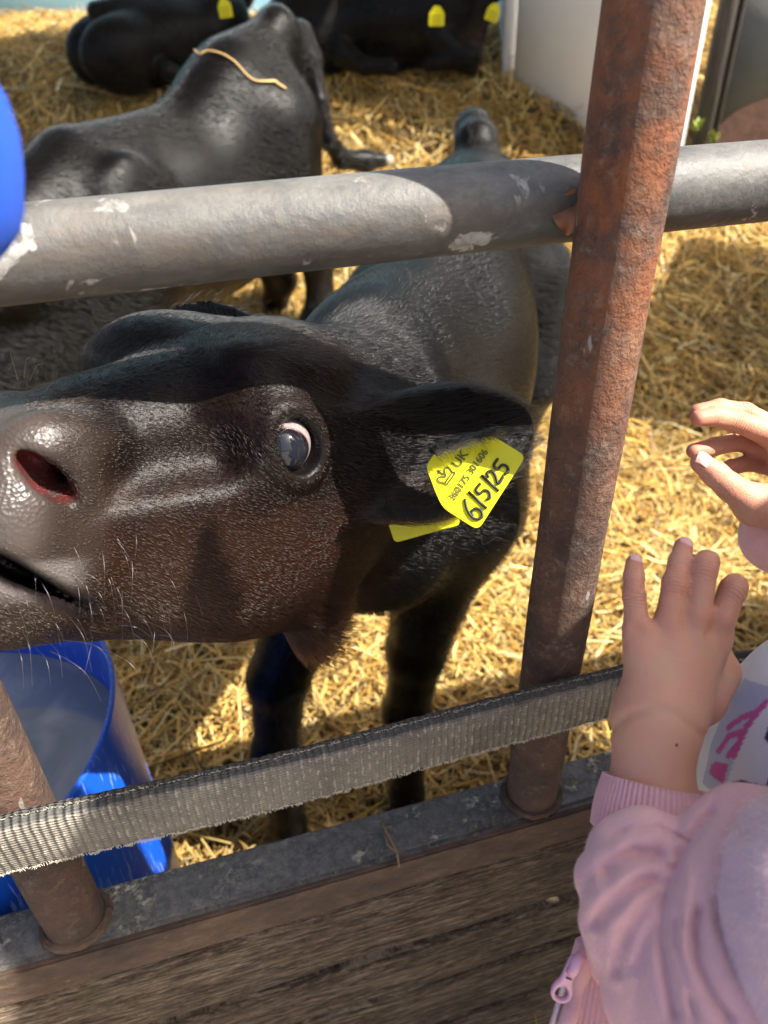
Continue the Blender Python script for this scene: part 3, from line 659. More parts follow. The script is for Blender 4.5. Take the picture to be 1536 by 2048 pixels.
text('360175 301606',.0068,3*px,25*px,etag,TGM,INKG,'printed_number',.94,.00006)
text('UK',.0090,20*px,57*px,etag,TGM,INKG,'printed_letters',1.0,.0001)
def pen(name,strokes,r,mat,par,M4,z=.0006):
    mb=MB(); Mn=np.array(M4)
    for st in strokes:
        st=np.array(st,float)
        if len(st)>2:
            t=np.arange(len(st)); tt=np.linspace(0,len(st)-1,len(st)*5); st=np.stack([hermite(tt,t,st[:,0]),hermite(tt,t,st[:,1])],1)
        P3=np.concatenate([st*px,np.full((len(st),1),z),np.ones((len(st),1))],1)@Mn.T
        mb.tube(P3[:,:3],r,6)
    return mb.build(name,mat,par)
D=[[(-42,10),(-58,-8),(-64,-28),(-54,-38),(-44,-30),(-46,-18),(-56,-16),(-61,-22)],[(-26,12),(-34,-36)],
   [(2,2),(-14,2),(-17,-8),(-6,-12),(-4,-22),(-12,-29),(-20,-26)],[(16,10),(8,-36)],
   [(20,-4),(27,3),(34,-3),(30,-14),(20,-27),(38,-27)],[(62,2),(46,1),(44,-9),(56,-12),(58,-22),(50,-29),(42,-26)]]
CR=[[(-42,52),(-10,52)],[(-42,52),(-46,66),(-38,72),(-28,60)],[(-28,60),(-26,60),(-14,72),(-6,66),(-10,52)],[(-42,46),(-10,46),(-10,52)],[(-42,46),(-42,52)],[(-26,66),(-26,84)],[(-32,78),(-20,78)]]
CR=[[((x+26)*.85-24,(y-66)*.85+66) for x,y in st] for st in CR]
D=[[(x,y-6) for x,y in st] for st in D]
pen('crown_mark',CR,.0004,INKG,etag,TGM)
pen('handwritten_date',D,.0010,INK,etag,TGM)
BM=m4(W(845,1026,.590),camdir((1,.20,-.1)),camdir((-.2,1,.1)))
bt=slab('ear_tag_back',roundpoly(np.array([(-66,-48),(72,-38),(64,40),(20,70),(-20,70),(-76,30)])/2540,.004,5),.0016,TAGM,calf,BM)

r=np.random.default_rng(21); K=[]
for i in range(700):
    u=r.random(); x=858+u*128+r.normal(0,3); y=905-u*42+r.normal(0,4)-6; L=r.uniform(14,40)
    a=r.normal(.55,.35); A=W(x,y,.487); E=W(x+L*math.cos(a),y+L*math.sin(a)*.75,.484); K.append([A-camdir((0,0,1))*.004,A*.5+E*.5+camdir((0,.15,1))*.002,E])
strands('ear_hair',K,.00016,(.008,.007,.007),calf)
K=[]
for i in range(900):       # fringe of the lower ear lobe over the second half of the tag
    u=r.random(); x=772+u*130; y=1000+18*math.sin(u*3.1)+r.normal(0,6); L=r.uniform(12,34); a=r.normal(1.25,.3); A=W(x,y,.562); E=W(x+L*math.cos(a),y+L*math.sin(a),.560); K.append([A,A*.5+E*.5+camdir((0,0,1))*.002,E])
strands('ear_fringe',K,.00018,(.012,.010,.009),calf)
# ------------------------------------------------------------------ the other calves
def WFD(x,y,f):
    r=CM@np.array([x-768,1024-y,-1500.]); return CP+r*f/(r@WF)
def black_col(p): 
    n=np.clip(vnoise(p,9,5)*.5+.5,0,1); return lerp(np.array([.0028,.0026,.0027])*np.ones((len(p),1)),np.array([.0050,.0040,.0034]),n*.7)
def mkcalf(fn,lo,hi,h,label,nh,flen,frad,flowv,colf=black_col,seed=2,keep=None):
    P,Q,N=surface(fn,lo,hi,h); o=mesh_np('calf',P,Q,COATM,col=colf(P)); tag(o,label,'calf','calves in the pen')
    if HAIR: fur('fur',P,N,Q,lambda p:colf(p)*1.1,flowv,int(nh*NH),flen,frad,o,keep or (lambda p,n:np.where(((CP-p)*n).sum(1)>-.3*np.linalg.norm(CP-p,axis=1),1,.15)),lift=.12,seed=seed)
    return o,P,N
# standing calf on the left
a2=WFD(548,20,2.36); b2=WFD(350,222,2.05); c2=WFD(125,288,1.74); d2=WFD(20,350,1.58)
ax2=(a2-c2)*np.array([1,1,0]); L2=np.linalg.norm(ax2); ax2/=L2; sd2=np.array([ax2[1],-ax2[0],0]); BF2=np.stack([ax2,sd2,WU],1)
def B2(s,t,z): p=c2+ax2*s+sd2*t; return np.array([p[0],p[1],z])
g0=zg(*WFD(620,690,2.30)[:2]); HD2=fl(1.30,-1.12,.50); H2R=frame(-ax2*.75+np.array([-.3,0,-.5]),WU); 
tb2=WFD(600,70,2.42)
def calf2(p):
    d=ell(p,B2(L2*.42,.0,.635),(.42,.170,.225),BF2)
    d=smin(d,ell(p,B2(.02,.0,.60),(.22,.165,.25),BF2),.07)
    d=smin(d,ell(p,B2(L2-.16,.0,.80),(.22,.150,.20),BF2),.09); d=smin(d,ell(p,WFD(60,690,1.68),(.27,.17,.21),BF2),.09)
    d=smin(d,chain(p,[d2-WU*.07,c2-WU*.035,b2-WU*.03,(a2+b2)/2-WU*.02,a2-WU*.045,tb2-WU*.05],[.05,.045,.028,.034,.050,.044],.03),.09)
    d=smin(d,ell(p,WFD(538,128,2.24),(.05,.03,.032),BF2),.045);
    d=smin(d,ell(p,B2(.05,.12,.66),(.10,.05,.17),BF2),.05)
    # neck and lowered head
    d=smin(d,chain(p,[B2(-.02,0,.68),B2(-.18,0,.66),HD2-H2R[:,0]*.08],[.15,.10,.07],.04),.05)
    d=smin(d,head_sdf((p-HD2.astype(p.dtype))@H2R.astype(p.dtype),.3),.02)
    for s in(-1,1): d=smin(d,ear_sdf((p-(HD2+H2R@np.array([-.09,.06*s,.01])).astype(p.dtype))@frame(H2R@np.array([-.4,s,.1]),H2R[:,0]).astype(p.dtype),.13,.042),.015)
    # hind legs
    k1=WFD(628,430,2.33); k2=WFD(640,590,2.36); k3=WFD(620,640,2.33); k4=WFD(620,690,2.32)
    d=smin(d,chain(p,[B2(L2-.14,.06,.80),B2(L2-.15,.09,.62),k1*.5+k2*.5,k2,k3,k4],[.14,.105,.05,.040,.030,.036],.02),.05)
    j=np.array([-.10,-.13,0]); 
    d=smin(d,chain(p,[B2(L2-.13,-.08,.80),B2(L2-.10,-.10,.60),WFD(560,560,2.42),WFD(552,600,2.48),WFD(548,650,2.46),WFD(545,690,2.44)],[.14,.10,.05,.040,.030,.036],.02),.05)
    for t in(-.085,.085):
        q=B2(.0,t,.42); d=smin(d,chain(p,[q,q-WU*.15,q-WU*.32,q-WU*.42],[.08,.045,.030,.036],.02),.05)
    tl=[tb2,WFD(622,120,2.40),WFD(640,205,2.36),WFD(656,280,2.36),WFD(684,318,2.40),WFD(730,322,2.44),WFD(778,320,2.46)]
    d=smin(d,chain(p,tl,[.034,.024,.020,.021,.025,.028,.014],.015),.03)
    return d
lo=np.minimum.reduce([a2,c2,HD2,B2(-.2,.2,0),tb2])-.30; hi=np.maximum.reduce([a2,c2,tb2,WFD(800,320,2.5)])+.22; lo[2]=-.02
def col2(p):
    c=black_col(p); e=WFD(778,320,2.46); k=1-ss(np.linalg.norm(p-e,axis=1),.012,.024); return lerp(c,np.array([.42,.38,.30]),k)
fl2=lambda p: np.array([ax2[0]*.7,ax2[1]*.7,-.45])[None]+sd2[None]*((p-c2)@sd2)[:,None]*2.2
mkcalf(calf2,lo,hi,.0065 if not FASTDEV else .011,'black calf standing on the left with its tail swung out and straw across its hips',130000,.018,.00022,fl2,col2)
# lying calves
def lying(p,F,O,HC,HRm,sc=1.0):
    q=(p-O.astype(p.dtype))@F.astype(p.dtype)/sc
    d=ell(q,(0,0,.19),(.40,.19,.21)); d=smin(d,ell(q,(-.28,.12,.15),(.21,.11,.17)),.05); d=smin(d,ell(q,(-.28,-.12,.15),(.21,.11,.17)),.05)
    d=smin(d,ell(q,(.26,0,.22),(.19,.16,.20)),.06)
    d=smin(d,chain(q,[(-.34,0,.33),(0,0,.37),(.25,0,.39)],[.04,.04,.05],.02),.05)
    for s in(-1,1): 
        d=smin(d,chain(q,[(.28,s*.13,.12),(.42,s*.15,.05),(.25,s*.17,.035)],[.06,.04,.03],.02),.03)
        d=smin(d,chain(q,[(-.12,s*.22,.08),(-.02,s*.25,.035),(.1,s*.25,.03)],[.05,.03,.03],.02),.03)
    hq=(HC-O)@F/sc
    d=smin(d,chain(q,[(.28,0,.28),(np.array([.34,0,.36])+hq)/2,hq],[.14,.10,.075],.03),.05)
    h=(p-HC.astype(p.dtype))@HRm.astype(p.dtype)/sc
    d=smin(d,head_sdf(h,.2),.025)
    for s in(-1,1): d=smin(d,ear_sdf((h-np.array([-.08,.06*s,.015],p.dtype))@frame((-.3,s,-.12),(.9,0,-.3)).astype(p.dtype),.145,.046,th=.006),.015)
    return d*sc
def lyingcalf(O,fwd,HC,ha,hc,label,seed,sc=1.0):
    O=np.array([O[0],O[1],zg(O[0],O[1])-.02]); F=frame(fwd,WU); HRm=frame(ha,hc)
    lo=np.minimum(O,HC)-.62; hi=np.maximum(O,HC)+.62; lo[2]=O[2]-.06; hi[2]=max(O[2]+.5,HC[2]+.25)
    colf=lambda p: lerp(black_col(p)*.8,np.array([.035,.021,.016]),.9*(1-ss(np.linalg.norm(p-(HC+HRm@np.array([.12,0,-.04])),axis=1),.06,.14)))
    o,P,N=mkcalf(lambda p:lying(p,F,O,HC,HRm,sc),lo,hi,.009 if not FASTDEV else .014,label,38000,.018,.00034,lambda p:-F[:,0][None]*np.ones((len(p),1))-WU*.4,colf,seed)
    return o,HRm
def hangtag(par,c,n,roll,depthpx=1.0):
    y=np.array([0,0,1.])+WR*roll; x=np.cross(y,n); M_=m4(c,x,y-0*n)
    poly=roundpoly(np.array([(-.027,-.048),(.027,-.048),(.027,-.010),(.010,.012),(-.010,.012),(-.027,-.010)])*1.0,.005,4)
    t=slab('ear_tag',poly,.002,TAGM,par,M_)
    for k in range(3): 
        pen_=MB(); Mn=np.array(M_); P3=np.array([(-.02,-.018-.011*k,.0006,1),(.02,-.018-.011*k,.0006,1)])@Mn.T; pen_.tube(P3[:,:3],.0011,5); pen_.build('printed_line',INKG,t)
HC4=W(940,30,3.02); ha4=-WF*.62-WU*.78-WR*.05
o4,H4=lyingcalf(WFD(752,92,3.62),WR*1.0-WF*.12,HC4,ha4,-WF*.75+WU*.65,'black calf lying in the shade beside the white wall, facing out with two tags',6,.92)
hangtag(o4,W(874,20,2.66),-WF*.95+WU*.1,.02); hangtag(o4,W(990,14,2.88),-WF*.9+WR*.25,.33)
eyeball(o4,HC4+H4@np.array([0,.070,0]),.017,H4[:,1],H4,(.05,.04,.04)); eyeball(o4,HC4+H4@np.array([0,-.070,0]),.017,-H4[:,1],H4,(.05,.04,.04))
HC3=W(440,-62,3.25); ha3=WR*.8-WF*.35-WU*.25
o3,H3=lyingcalf(WFD(335,58,3.62),WR*.85+WF*.55,HC3,ha3,WU,'black calf lying in the shade behind the standing calf, one tag showing',9,.80)
hangtag(o3,W(447,4,2.72),-WF*.9-WR*.3,-.1)
# long straw lying over the standing calf's hips
m=NT('straw_stalk'); m.set(Base_Color=(.50,.32,.11,1),Roughness=.5); ST=m.m
def lay(pts,fs,off): return np.array([WFD(x,y,f)+WU*off for (x,y),f in zip(pts,fs)])
# drape helper: drop a stalk on a mesh along the view from above it
from mathutils.bvhtree import BVHTree
def on_surface(o,pts,off=.004):
    me=o.data; n=len(me.vertices); co=np.empty(n*3,np.float32); me.vertices.foreach_get('co',co); co=co.reshape(-1,3)
    q=np.empty(len(me.loops),np.int32); me.loops.foreach_get('vertex_index',q)
    bv=BVHTree.FromPolygons(co.tolist(),q.reshape(-1,4).tolist()); out=[]
    for x,y in pts:
        r=CM@np.array([x-768,1024-y,-1500.]); h=bv.ray_cast(Vector(CP),Vector(r))
        if h[0] is not None: out.append(np.array(h[0])+np.array(h[1])*off)
    return np.array(out)
c2o=[o for o in bpy.data.objects if o.get('label','').startswith('black calf standing')][0]
def dense(pts,n=8):
    pts=np.array(pts,float); t=np.arange(len(pts)); tt=np.linspace(0,len(pts)-1,(len(pts)-1)*n+1); return np.stack([hermite(tt,t,pts[:,0]),hermite(tt,t,pts[:,1])],1)
P_=on_surface(c2o,dense([(392,104),(402,112),(418,106),(445,112),(470,128),(492,152),(510,164),(534,166),(548,166),(556,172),(570,180)],5),.006)
if len(P_)>3:
    o=MB().tube(P_,np.interp(np.arange(len(P_)),[0,len(P_)*.6,len(P_)*.75,len(P_)],[.0020,.0024,.0036,.0026]),8).build('straw_stalk',ST); tag(o,'long bent straw lying across the back of the standing calf','straw stalk')
r=np.random.default_rng(12)
# dry twig and fallen leaf on the fence
TW=WZ(765,1655,.4855); TW2=WZ(795,1710,.4855)
pts=[TW+WU*.006,TW*.6+TW2*.4+WU*.004,TW2+WU*.003,WZ(798,1735,.483)]
o=MB().tube(pts,[.0016,.0014,.0012,.0007],6).tube([WZ(768,1658,.488),WZ(775,1690,.49),WZ(790,1702,.488)],[.001,.001,.0007],6).build('twig',NT('twig').set(Base_Color=(.23,.15,.08,1),Roughness=.9).m); tag(o,'small dry forked twig lying on the dark bottom rail','twig')
m=NT('dry_leaf'); n=m.noise(m.co('Object'),90,5,.6); m.set(Base_Color=m.ramp(n,[(.3,(.20,.075,.028)),(.7,(.36,.15,.06))]),Roughness=.6)
lc=WY(1143,428,.398); R_=frame(camdir((.25,1,.1)),camdir((-.2,.1,1))); G=[]
for u in np.linspace(0,1,13):
    wd=.0105*math.sin(math.pi*min(1,u*.93+.05))**.8; G.append([lc+R_@np.array([(u-.5)*.024,v*wd,.0045*abs(v)+.003*math.sin(u*5+v*2)]) for v in np.linspace(-1,1,9)])
lf=MB().grid(G).tube([lc+R_@np.array([.012,0,0]),lc+R_@np.array([.022,-.004,.0])],.0006,5).build('dry_leaf',m.m); tag(lf,'small brown dry leaf caught between the grey pipe and the post','leaf')
# ------------------------------------------------------------------ walls and door at the back
m=NT('white_render'); c=m.co('Object'); n=m.noise(c,3,6,.6); n2=m.noise(c,30,5,.7)
m.set(Base_Color=m.mix(m.ramp(n,[(.35,0),(.75,.6)]),(.82,.84,.86),(.68,.68,.67)),Roughness=.7); m.bump(n2,.002); WHITEM=m.m
m=NT('blue_paint'); c=m.co('Object'); n=m.noise(c,2.5,6,.6); m.set(Base_Color=m.ramp(n,[(.3,(.20,.42,.55)),(.7,(.30,.52,.62))]),Roughness=.6); BLUEW=m.m
def wallseg(name,p,q,z0,z1,th,mat,label,cat):
    p=np.array(p);q=np.array(q);d=q-p;L=np.linalg.norm(d);R=frame((d[0],d[1],0),WU); c=(p+q)/2
    o=MB().box((c[0],c[1],(z0+z1)/2),(L,th,z1-z0),R,bev=.006).build(name,mat); tag(o,label,cat); return o
C0=fl(3.55,.590)[:2]; CE=fl(3.05,1.100)[:2]; CB=fl(4.75,.66)[:2]
wallseg('side_wall',C0,CE,-.1,2.35,.05,WHITEM,'white rendered wall panel rising from the heaped straw behind the post','wall')
wallseg('return_wall',CB,C0+np.array([-.02,.03]),-.1,2.35,.05,WHITEM,'shaded white wall strip in the corner behind the lying calf','wall')
wallseg('back_wall',fl(4.9,-4.2)[:2],fl(4.75,.62)[:2],-.1,2.5,.08,BLUEW,'pale blue painted back wall above the straw heap','wall')
m=NT('white_trim').set(Base_Color=(.86,.87,.88,1),Roughness=.4); e=fl(2.97,1.088)[:2]
o=MB().box((e[0],e[1],1.1),(.060,.03,2.4),frame((WR[0],WR[1],0),WU),bev=.004).build('trim_strip',m.m); tag(o,'bright white edge strip at the end of the white wall','trim')
# door frame, post and steel door beyond
m=NT('grey_steel'); c=m.co('Object'); n=m.noise(c,4,7,.7); n2=m.noise(c,60,4,.7)
m.set(Base_Color=m.mix(m.ramp(n2,[(.6,0),(.75,.5)]),m.ramp(n,[(.3,(.15,.16,.145)),(.7,(.23,.235,.21))]),(.08,.05,.035)),Roughness=.55); m.bump(n,.003); GST=m.m
m=NT('rust_paint'); c=m.co('Object'); n=m.noise(c,22,6,.7); m.set(Base_Color=m.ramp(n,[(.3,(.07,.035,.025)),(.7,(.14,.07,.045))]),Roughness=.8); m.bump(n,.003); RPM=m.m
m=NT('old_post'); c=m.co('Object',(8,8,1)); n=m.noise(c,8,6,.7); m.set(Base_Color=m.ramp(n,[(.3,(.03,.026,.022)),(.7,(.10,.085,.07))]),Roughness=.85); m.bump(n,.006)
RD=frame((WR[0],WR[1],0),WU)
e=fl(3.02,1.205)
o=MB().box((e[0],e[1],1.15),(.062,.06,2.5),RD,bev=.01).box((e+WR*.036)[:2].tolist()+[1.15],(.010,.07,2.5),RD,bev=.003).build('gate_post',m.m); tag(o,'dark weathered gate post between the white wall and the grey door','post')
dr=empty('steel_door'); tag(dr,'grey steel door with rusty frame and rust patch, right of the gate post','door')
ec=fl(3.08,1.80); 
o=MB().box((ec[0],ec[1],.845),(1.06,.02,.53),RD,bev=.004).build('panel',GST,dr)
for k,(cx,cz,sx,sz) in enumerate(((0,1.135,1.06,.05),(-.505,1.55,.05,.78),(.505,1.55,.05,.78),(0,1.965,1.06,.05))):
    q=ec+WR*cx; MB().box((q[0],q[1],cz),(sx,.05,sz),RD,bev=.006).build('frame',RPM,dr)
q=ec+WF*.004
MB().box((q[0],q[1],1.55),(.96,.006,.78),RD).build('window',NT('dark_glass').set(Base_Color=(.015,.02,.016,1),Roughness=.08).m,dr)
t=np.linspace(0,np.pi,40); q=ec-WF*.012-WR*.30
sh=[(q+WR*(.24*math.cos(a))+np.array([0,0,.585+.155*math.sin(a)])) for a in t]
mb=MB(); mb.add([p_ for p_ in sh]+[p_+WF*.004 for p_ in sh],[tuple(range(40)),tuple(range(40,80))[::-1]]); mb.build('rust_patch',RPM,dr,smooth=False)
# weeds at the foot of the post
m=NT('weed_leaf'); m.set(Base_Color=(.26,.34,.06,1),Roughness=.5)
r=np.random.default_rng(8)
for k,(x,y,n,lab) in enumerate(((1390,236,12,'small green weed growing against the white edge strip'),(1426,262,13,'small green weed at the right foot of the gate post'))):
    mb=MB(); b0=WFD(x,y+22,2.98-.05*k)
    for i in range(n):
        a=r.uniform(0,6.28); L=r.uniform(.018,.045); w_=L*.28; d=np.array([math.cos(a)*.5,math.sin(a)*.5,r.uniform(.4,1.2)]); d/=np.linalg.norm(d); s=np.cross(d,[0.1,0,1.]); s/=np.linalg.norm(s)
        p0=b0+r.normal(0,.012,3); mb.add([p0,p0+d*L*.5+s*w_,p0+d*L,p0+d*L*.5-s*w_],[(0,1,2,3)])
    tag(mb.build('weed',m.m,smooth=False),lab,'weed')
# pen roof
m=NT('roof_sheet'); m.set(Base_Color=(.62,.62,.60,1),Roughness=.7); trn=m.n('ShaderNodeBsdfTranslucent',i_Color=(.75,.73,.66,1)); mx=m.n('ShaderNodeMixShader',i_0=.18); m.t.links.new(m.b.outputs[0],mx.inputs[1]); m.t.links.new(trn.outputs[0],mx.inputs[2]); m.t.links.new(mx.outputs[0],m.out.inputs[0])
xs=np.linspace(-6,1.92,400); ys=np.array([1.80,3.55]); X,Y=np.meshgrid(xs,ys,indexing='ij')
rf=MB().grid(np.stack([X,Y,2.62+.018*np.sin(X*60)-.03*(Y-1.8)],-1)).grid(np.stack([X,Y,2.632+.018*np.sin(X*60)-.03*(Y-1.8)],-1)).build('pen_roof',m.m); tag(rf,'corrugated grey sheet roof over the back of the pen','roof')
# ------------------------------------------------------------------ the child reaching over the fence
m=NT('skin'); c=m.co('Object'); n=m.noise(c,60,5,.6); n2=m.noise(c,900,3,.6); n3=m.noise(c,14,3,.5)
base=m.mix(m.ramp(n,[(.35,0),(.65,.9)]),(.56,.315,.195),(.60,.28,.185)); base=m.mix(m.math('MULTIPLY',m.attr('Col','Fac'),1.0),base,(.52,.20,.13))
m.set(Base_Color=base,Roughness=.48,Subsurface_Weight=.22,Subsurface_Radius=(.010,.0035,.0015),Subsurface_Scale=.6,Specular_IOR_Level=.35); HB_=m.math('ADD',n2,m.math('MULTIPLY',n,.6)); SKM=m; SKINM=m.m
def knit(name,col,ribs=None,fuzz=0.0):
    m=NT(name); c=m.co('Object'); n=m.noise(c,700,3,.75); n2=m.noise(c,25,4,.6); n3=m.noise(c,3200,2,.6)
    dark=tuple(v*.80 for v in col); base=m.mix(m.ramp(n2,[(.35,0),(.7,.6)]),col,dark); base=m.mix(m.ramp(n,[(.3,.35),(.6,0)]),base,dark)
    m.set(Base_Color=base,Roughness=.95,Specular_IOR_Level=.12,Sheen_Weight=.45,Sheen_Roughness=.5); m.bump(m.math('ADD',n,m.math('MULTIPLY',n3,.6)),.0007); return m.m
PINK=knit('pink_fleece',(.92,.51,.48)); PINKR=knit('pink_rib',(.84,.45,.43))
def skin_joints(js):          # fine creases across the finger joints
    m=SKM; g=m.n('ShaderNodeNewGeometry').outputs['Position']; tot=None
    for c_,ax_,rad_ in js:
        v=m.n('ShaderNodeVectorMath',operation='SUBTRACT',i_0=g); v.inputs[1].default_value=tuple(c_); v=v.outputs[0]
        L_=m.n('ShaderNodeVectorMath',operation='LENGTH',i_0=v).outputs['Value']; dt=m.n('ShaderNodeVectorMath',operation='DOT_PRODUCT',i_0=v); dt.inputs[1].default_value=tuple(ax_)
        k=m.ramp(m.math('DIVIDE',L_,rad_),[(.35,1),(1,0)]); st=m.math('SINE',m.math('ADD',m.math('MULTIPLY',dt.outputs['Value'],3400.0),m.math('MULTIPLY',m.noise(m.co('Object'),260,2,.5),5.0)))
        e=m.math('MULTIPLY',k,st); tot=e if tot is None else m.math('ADD',tot,e)
    m.bump(m.math('ADD',HB_,m.math('MULTIPLY',tot,.55)),.00042)
# left hand (nearer the middle of the picture), knuckles up, fingers over the strap
Lw=W(1308,1455,.391); 
def Lh(x,y,d): return W(x,y,d)
LF=dict(
 pinky=[(1283,1300,.398),(1274,1255,.398),(1268,1190,.402),(1268,1152,.409),(1268,1126,.415)],
 ring=[(1333,1310,.398),(1338,1238,.398),(1350,1165,.398),(1360,1125,.405),(1366,1094,.413)],
 middle=[(1378,1310,.402),(1394,1228,.398),(1408,1136,.399),(1414,1124,.412),(1412,1140,.427)],
 index=[(1418,1310,.412),(1441,1236,.403),(1466,1180,.404),(1470,1172,.417),(1462,1190,.432)],
 thumb=[(1400,1400,.412),(1432,1345,.432),(1425,1280,.446),(1410,1240,.455),(1400,1215,.462)])
LR=dict(pinky=[.0078,.0067,.0058,.0054,.0047],ring=[.0082,.0070,.0064,.0059,.0052],middle=[.0086,.0074,.0069,.0064,.0057],index=[.0086,.0075,.0070,.0065,.0058],thumb=[.014,.011,.0088,.0085,.0070])
RF=dict(
 index=[(1590,905,.515),(1540,868,.515),(1472,842,.512),(1432,832,.508),(1398,836,.505)],
 middle=[(1595,900,.530),(1545,858,.530),(1490,826,.528),(1440,817,.526),(1396,824,.524)],
 ring=[(1595,925,.545),(1545,905,.542),(1478,882,.535),(1430,893,.528),(1388,902,.522)],
 pinky=[(1600,945,.550),(1555,935,.548),(1500,925,.542),(1462,935,.535),(1440,945,.530)],
 thumb=[(1575,1010,.500),(1512,1010,.492),(1462,975,.487),(1430,948,.485),(1402,926,.484)])
RR=dict(index=[.0104,.0088,.0073,.0067,.0057],middle=[.0104,.0088,.0073,.0067,.0057],ring=[.0100,.0084,.0069,.0063,.0054],pinky=[.0090,.0074,.0061,.0056,.0048],thumb=[.0145,.0118,.0090,.0082,.0066])
SHL=W(1570,1985,.325); SHR=SHL+np.array([.235,.045,-.005]); ELB=W(1285,1815,.375)
Rw=W(1640,1030,.515); ELBR=np.array([.52,.24,.70])
HEADC=(SHL+SHR)/2+np.array([0.01,-.005,.165]); HIPC=(SHL+SHR)/2+np.array([.02,-.10,-.34])
def sdline(x,y,pts,r): 
    d=np.full(len(x),1e9); pts=np.array(pts,float)
    for i in range(len(pts)-1):
        a,b=pts[i],pts[i+1]; e=b-a; w_=np.stack([x-a[0],y-a[1]],1); t=np.clip((w_@e)/(e@e+1e-12),0,1); d=np.minimum(d,np.linalg.norm(w_-t[:,None]*e,axis=1))
    return d-r
def hand(p,Fi,Ra,wr,rw,el,re_,thin):
    d=None
    for k in Fi:
        pts=[W(*q) for q in Fi[k]]; e=chain(p,pts,Ra[k],.0025)
        if k=='thumb': d=smin(d,e,.008) if d is not None else e
        else: d=e if d is None else smin(d,e,.0016)
    pal=None
    for k in ('pinky','ring','middle','index'):
        a=W(*Fi[k][1])*.45+W(*Fi[k][0])*.55; b=wr+(W(*Fi[k][0])-wr)*.25
        e=cone(p,b,a,rw*.78,Ra[k][1]*1.12); pal=e if pal is None else smin(pal,e,.012)
    e=cone(p,wr,W(*Fi['thumb'][1]),rw*.9,Ra['thumb'][1]*1.15); pal=smin(pal,e,.016)
    d=smin(d,pal,.006)
    return smin(d,cone(p,wr,el,rw,re_),.012)
def personsdf(p):
    d=hand(p,LF,LR,Lw,.0185,W(1302,1640,.385),.0235,.9)
    d=smin(d,cone(p,W(1302,1640,.385),ELB,.0225,.028),.01)
    d=smin(d,cone(p,ELB,SHL,.028,.036),.01)
    e=hand(p,RF,RR,Rw,.0215,ELBR,.027,.9); e=smin(e,cone(p,ELBR,SHR,.028,.036),.01); d=np.minimum(d,e)
    pc=(p-CP.astype(p.dtype))@CM.astype(p.dtype); iz=1500/np.maximum(-pc[:,2],.05); U_=768+pc[:,0]*iz; V_=1024-pc[:,1]*iz
    nr=(np.abs(d)<.012)&(-pc[:,2]<.41)&(np.abs(U_-1310)<140)&(np.abs(V_-1430)<90)
    if nr.any(): d=d.copy(); d[nr]+=.0016*np.exp(-np.maximum(sdline(U_[nr],V_[nr],[(1222,1462),(1258,1430),(1310,1414),(1352,1428),(1400,1470)],0),0)**2/81).astype(p.dtype)
    for x,y,dd in((1272,1262,.391),(1331,1266,.388),(1384,1262,.388),(1430,1268,.393)): d=smax(d,-ell(p,W(x,y,dd-.0015),(.0035,.0028,.0022)),.005)
    tor=ell(p,(SHL+SHR)/2+np.array([.01,-.02,-.13]),(.105,.075,.19)); tor=smin(tor,chain(p,[SHL,SHR],[.04,.04]),.04); tor=smin(tor,ell(p,HIPC,(.10,.08,.10)),.05)
    d=smin(d,tor,.02)
    d=smin(d,cone(p,(SHL+SHR)/2,HEADC-WU*.05,.036,.034),.02)
    hd=ell(p,HEADC,(.066,.076,.086)); hd=smin(hd,ell(p,HEADC+np.array([-.01,.035,-.045]),(.045,.045,.042)),.03)
    fcd=np.array([-.2,.98,0.]); sdv=np.array([.98,.2,0.])
    hd=smin(hd,ell(p,HEADC+fcd*.079+WU*-.022,(.010,.012,.012)),.008)
    for s in(-1,1):
        hd=smax(hd,-ell(p,HEADC+fcd*.080+sdv*.026*s+WU*.002,(.014,.012,.009)),.008)
        hd=smin(hd,ell(p,HEADC+sdv*.068*s-WU*.012,(.008,.016,.022)),.006)
    hd=smax(hd,-ell(p,HEADC+fcd*.080+WU*-.050,(.018,.010,.0022)),.004)
    d=smin(d,hd,.015)
    for s in(-1,1):
        h=HIPC+np.array([.055*s,0,-.05]); f=np.array([h[0]+.01*s,h[1]+.01,-.03])
        d=smin(d,chain(p,[h,(h+f)/2+np.array([0,.03,.02]),f],[.06,.042,.03],.02),.03); d=smin(d,chain(p,[f,f+np.array([-.01,.085,-.005])],[.028,.024],.01),.02)
    return d
fq=[W(*q) for F_ in (LF,RF) for k in F_ for q in F_[k]]
lo=np.minimum.reduce(fq+[Lw,ELB,SHL,HIPC-np.array([.14,.14,0])])-.05; hi=np.maximum.reduce(fq+[SHR,ELBR,Rw,HEADC+np.array([0,0,.06])])+.06; lo[2]=-.065
skin_joints([(W(*F_[k][i]),(lambda a:a/np.linalg.norm(a))(W(*F_[k][i+1])-W(*F_[k][i-1])),.012 if i==2 else .008) for F_ in (LF,RF) for k in F_ for i in (2,3) if not(F_ is LF and k=='thumb')])
PP,QQ,NN=surface(personsdf,lo,hi,.0021 if not FASTDEV else .003)
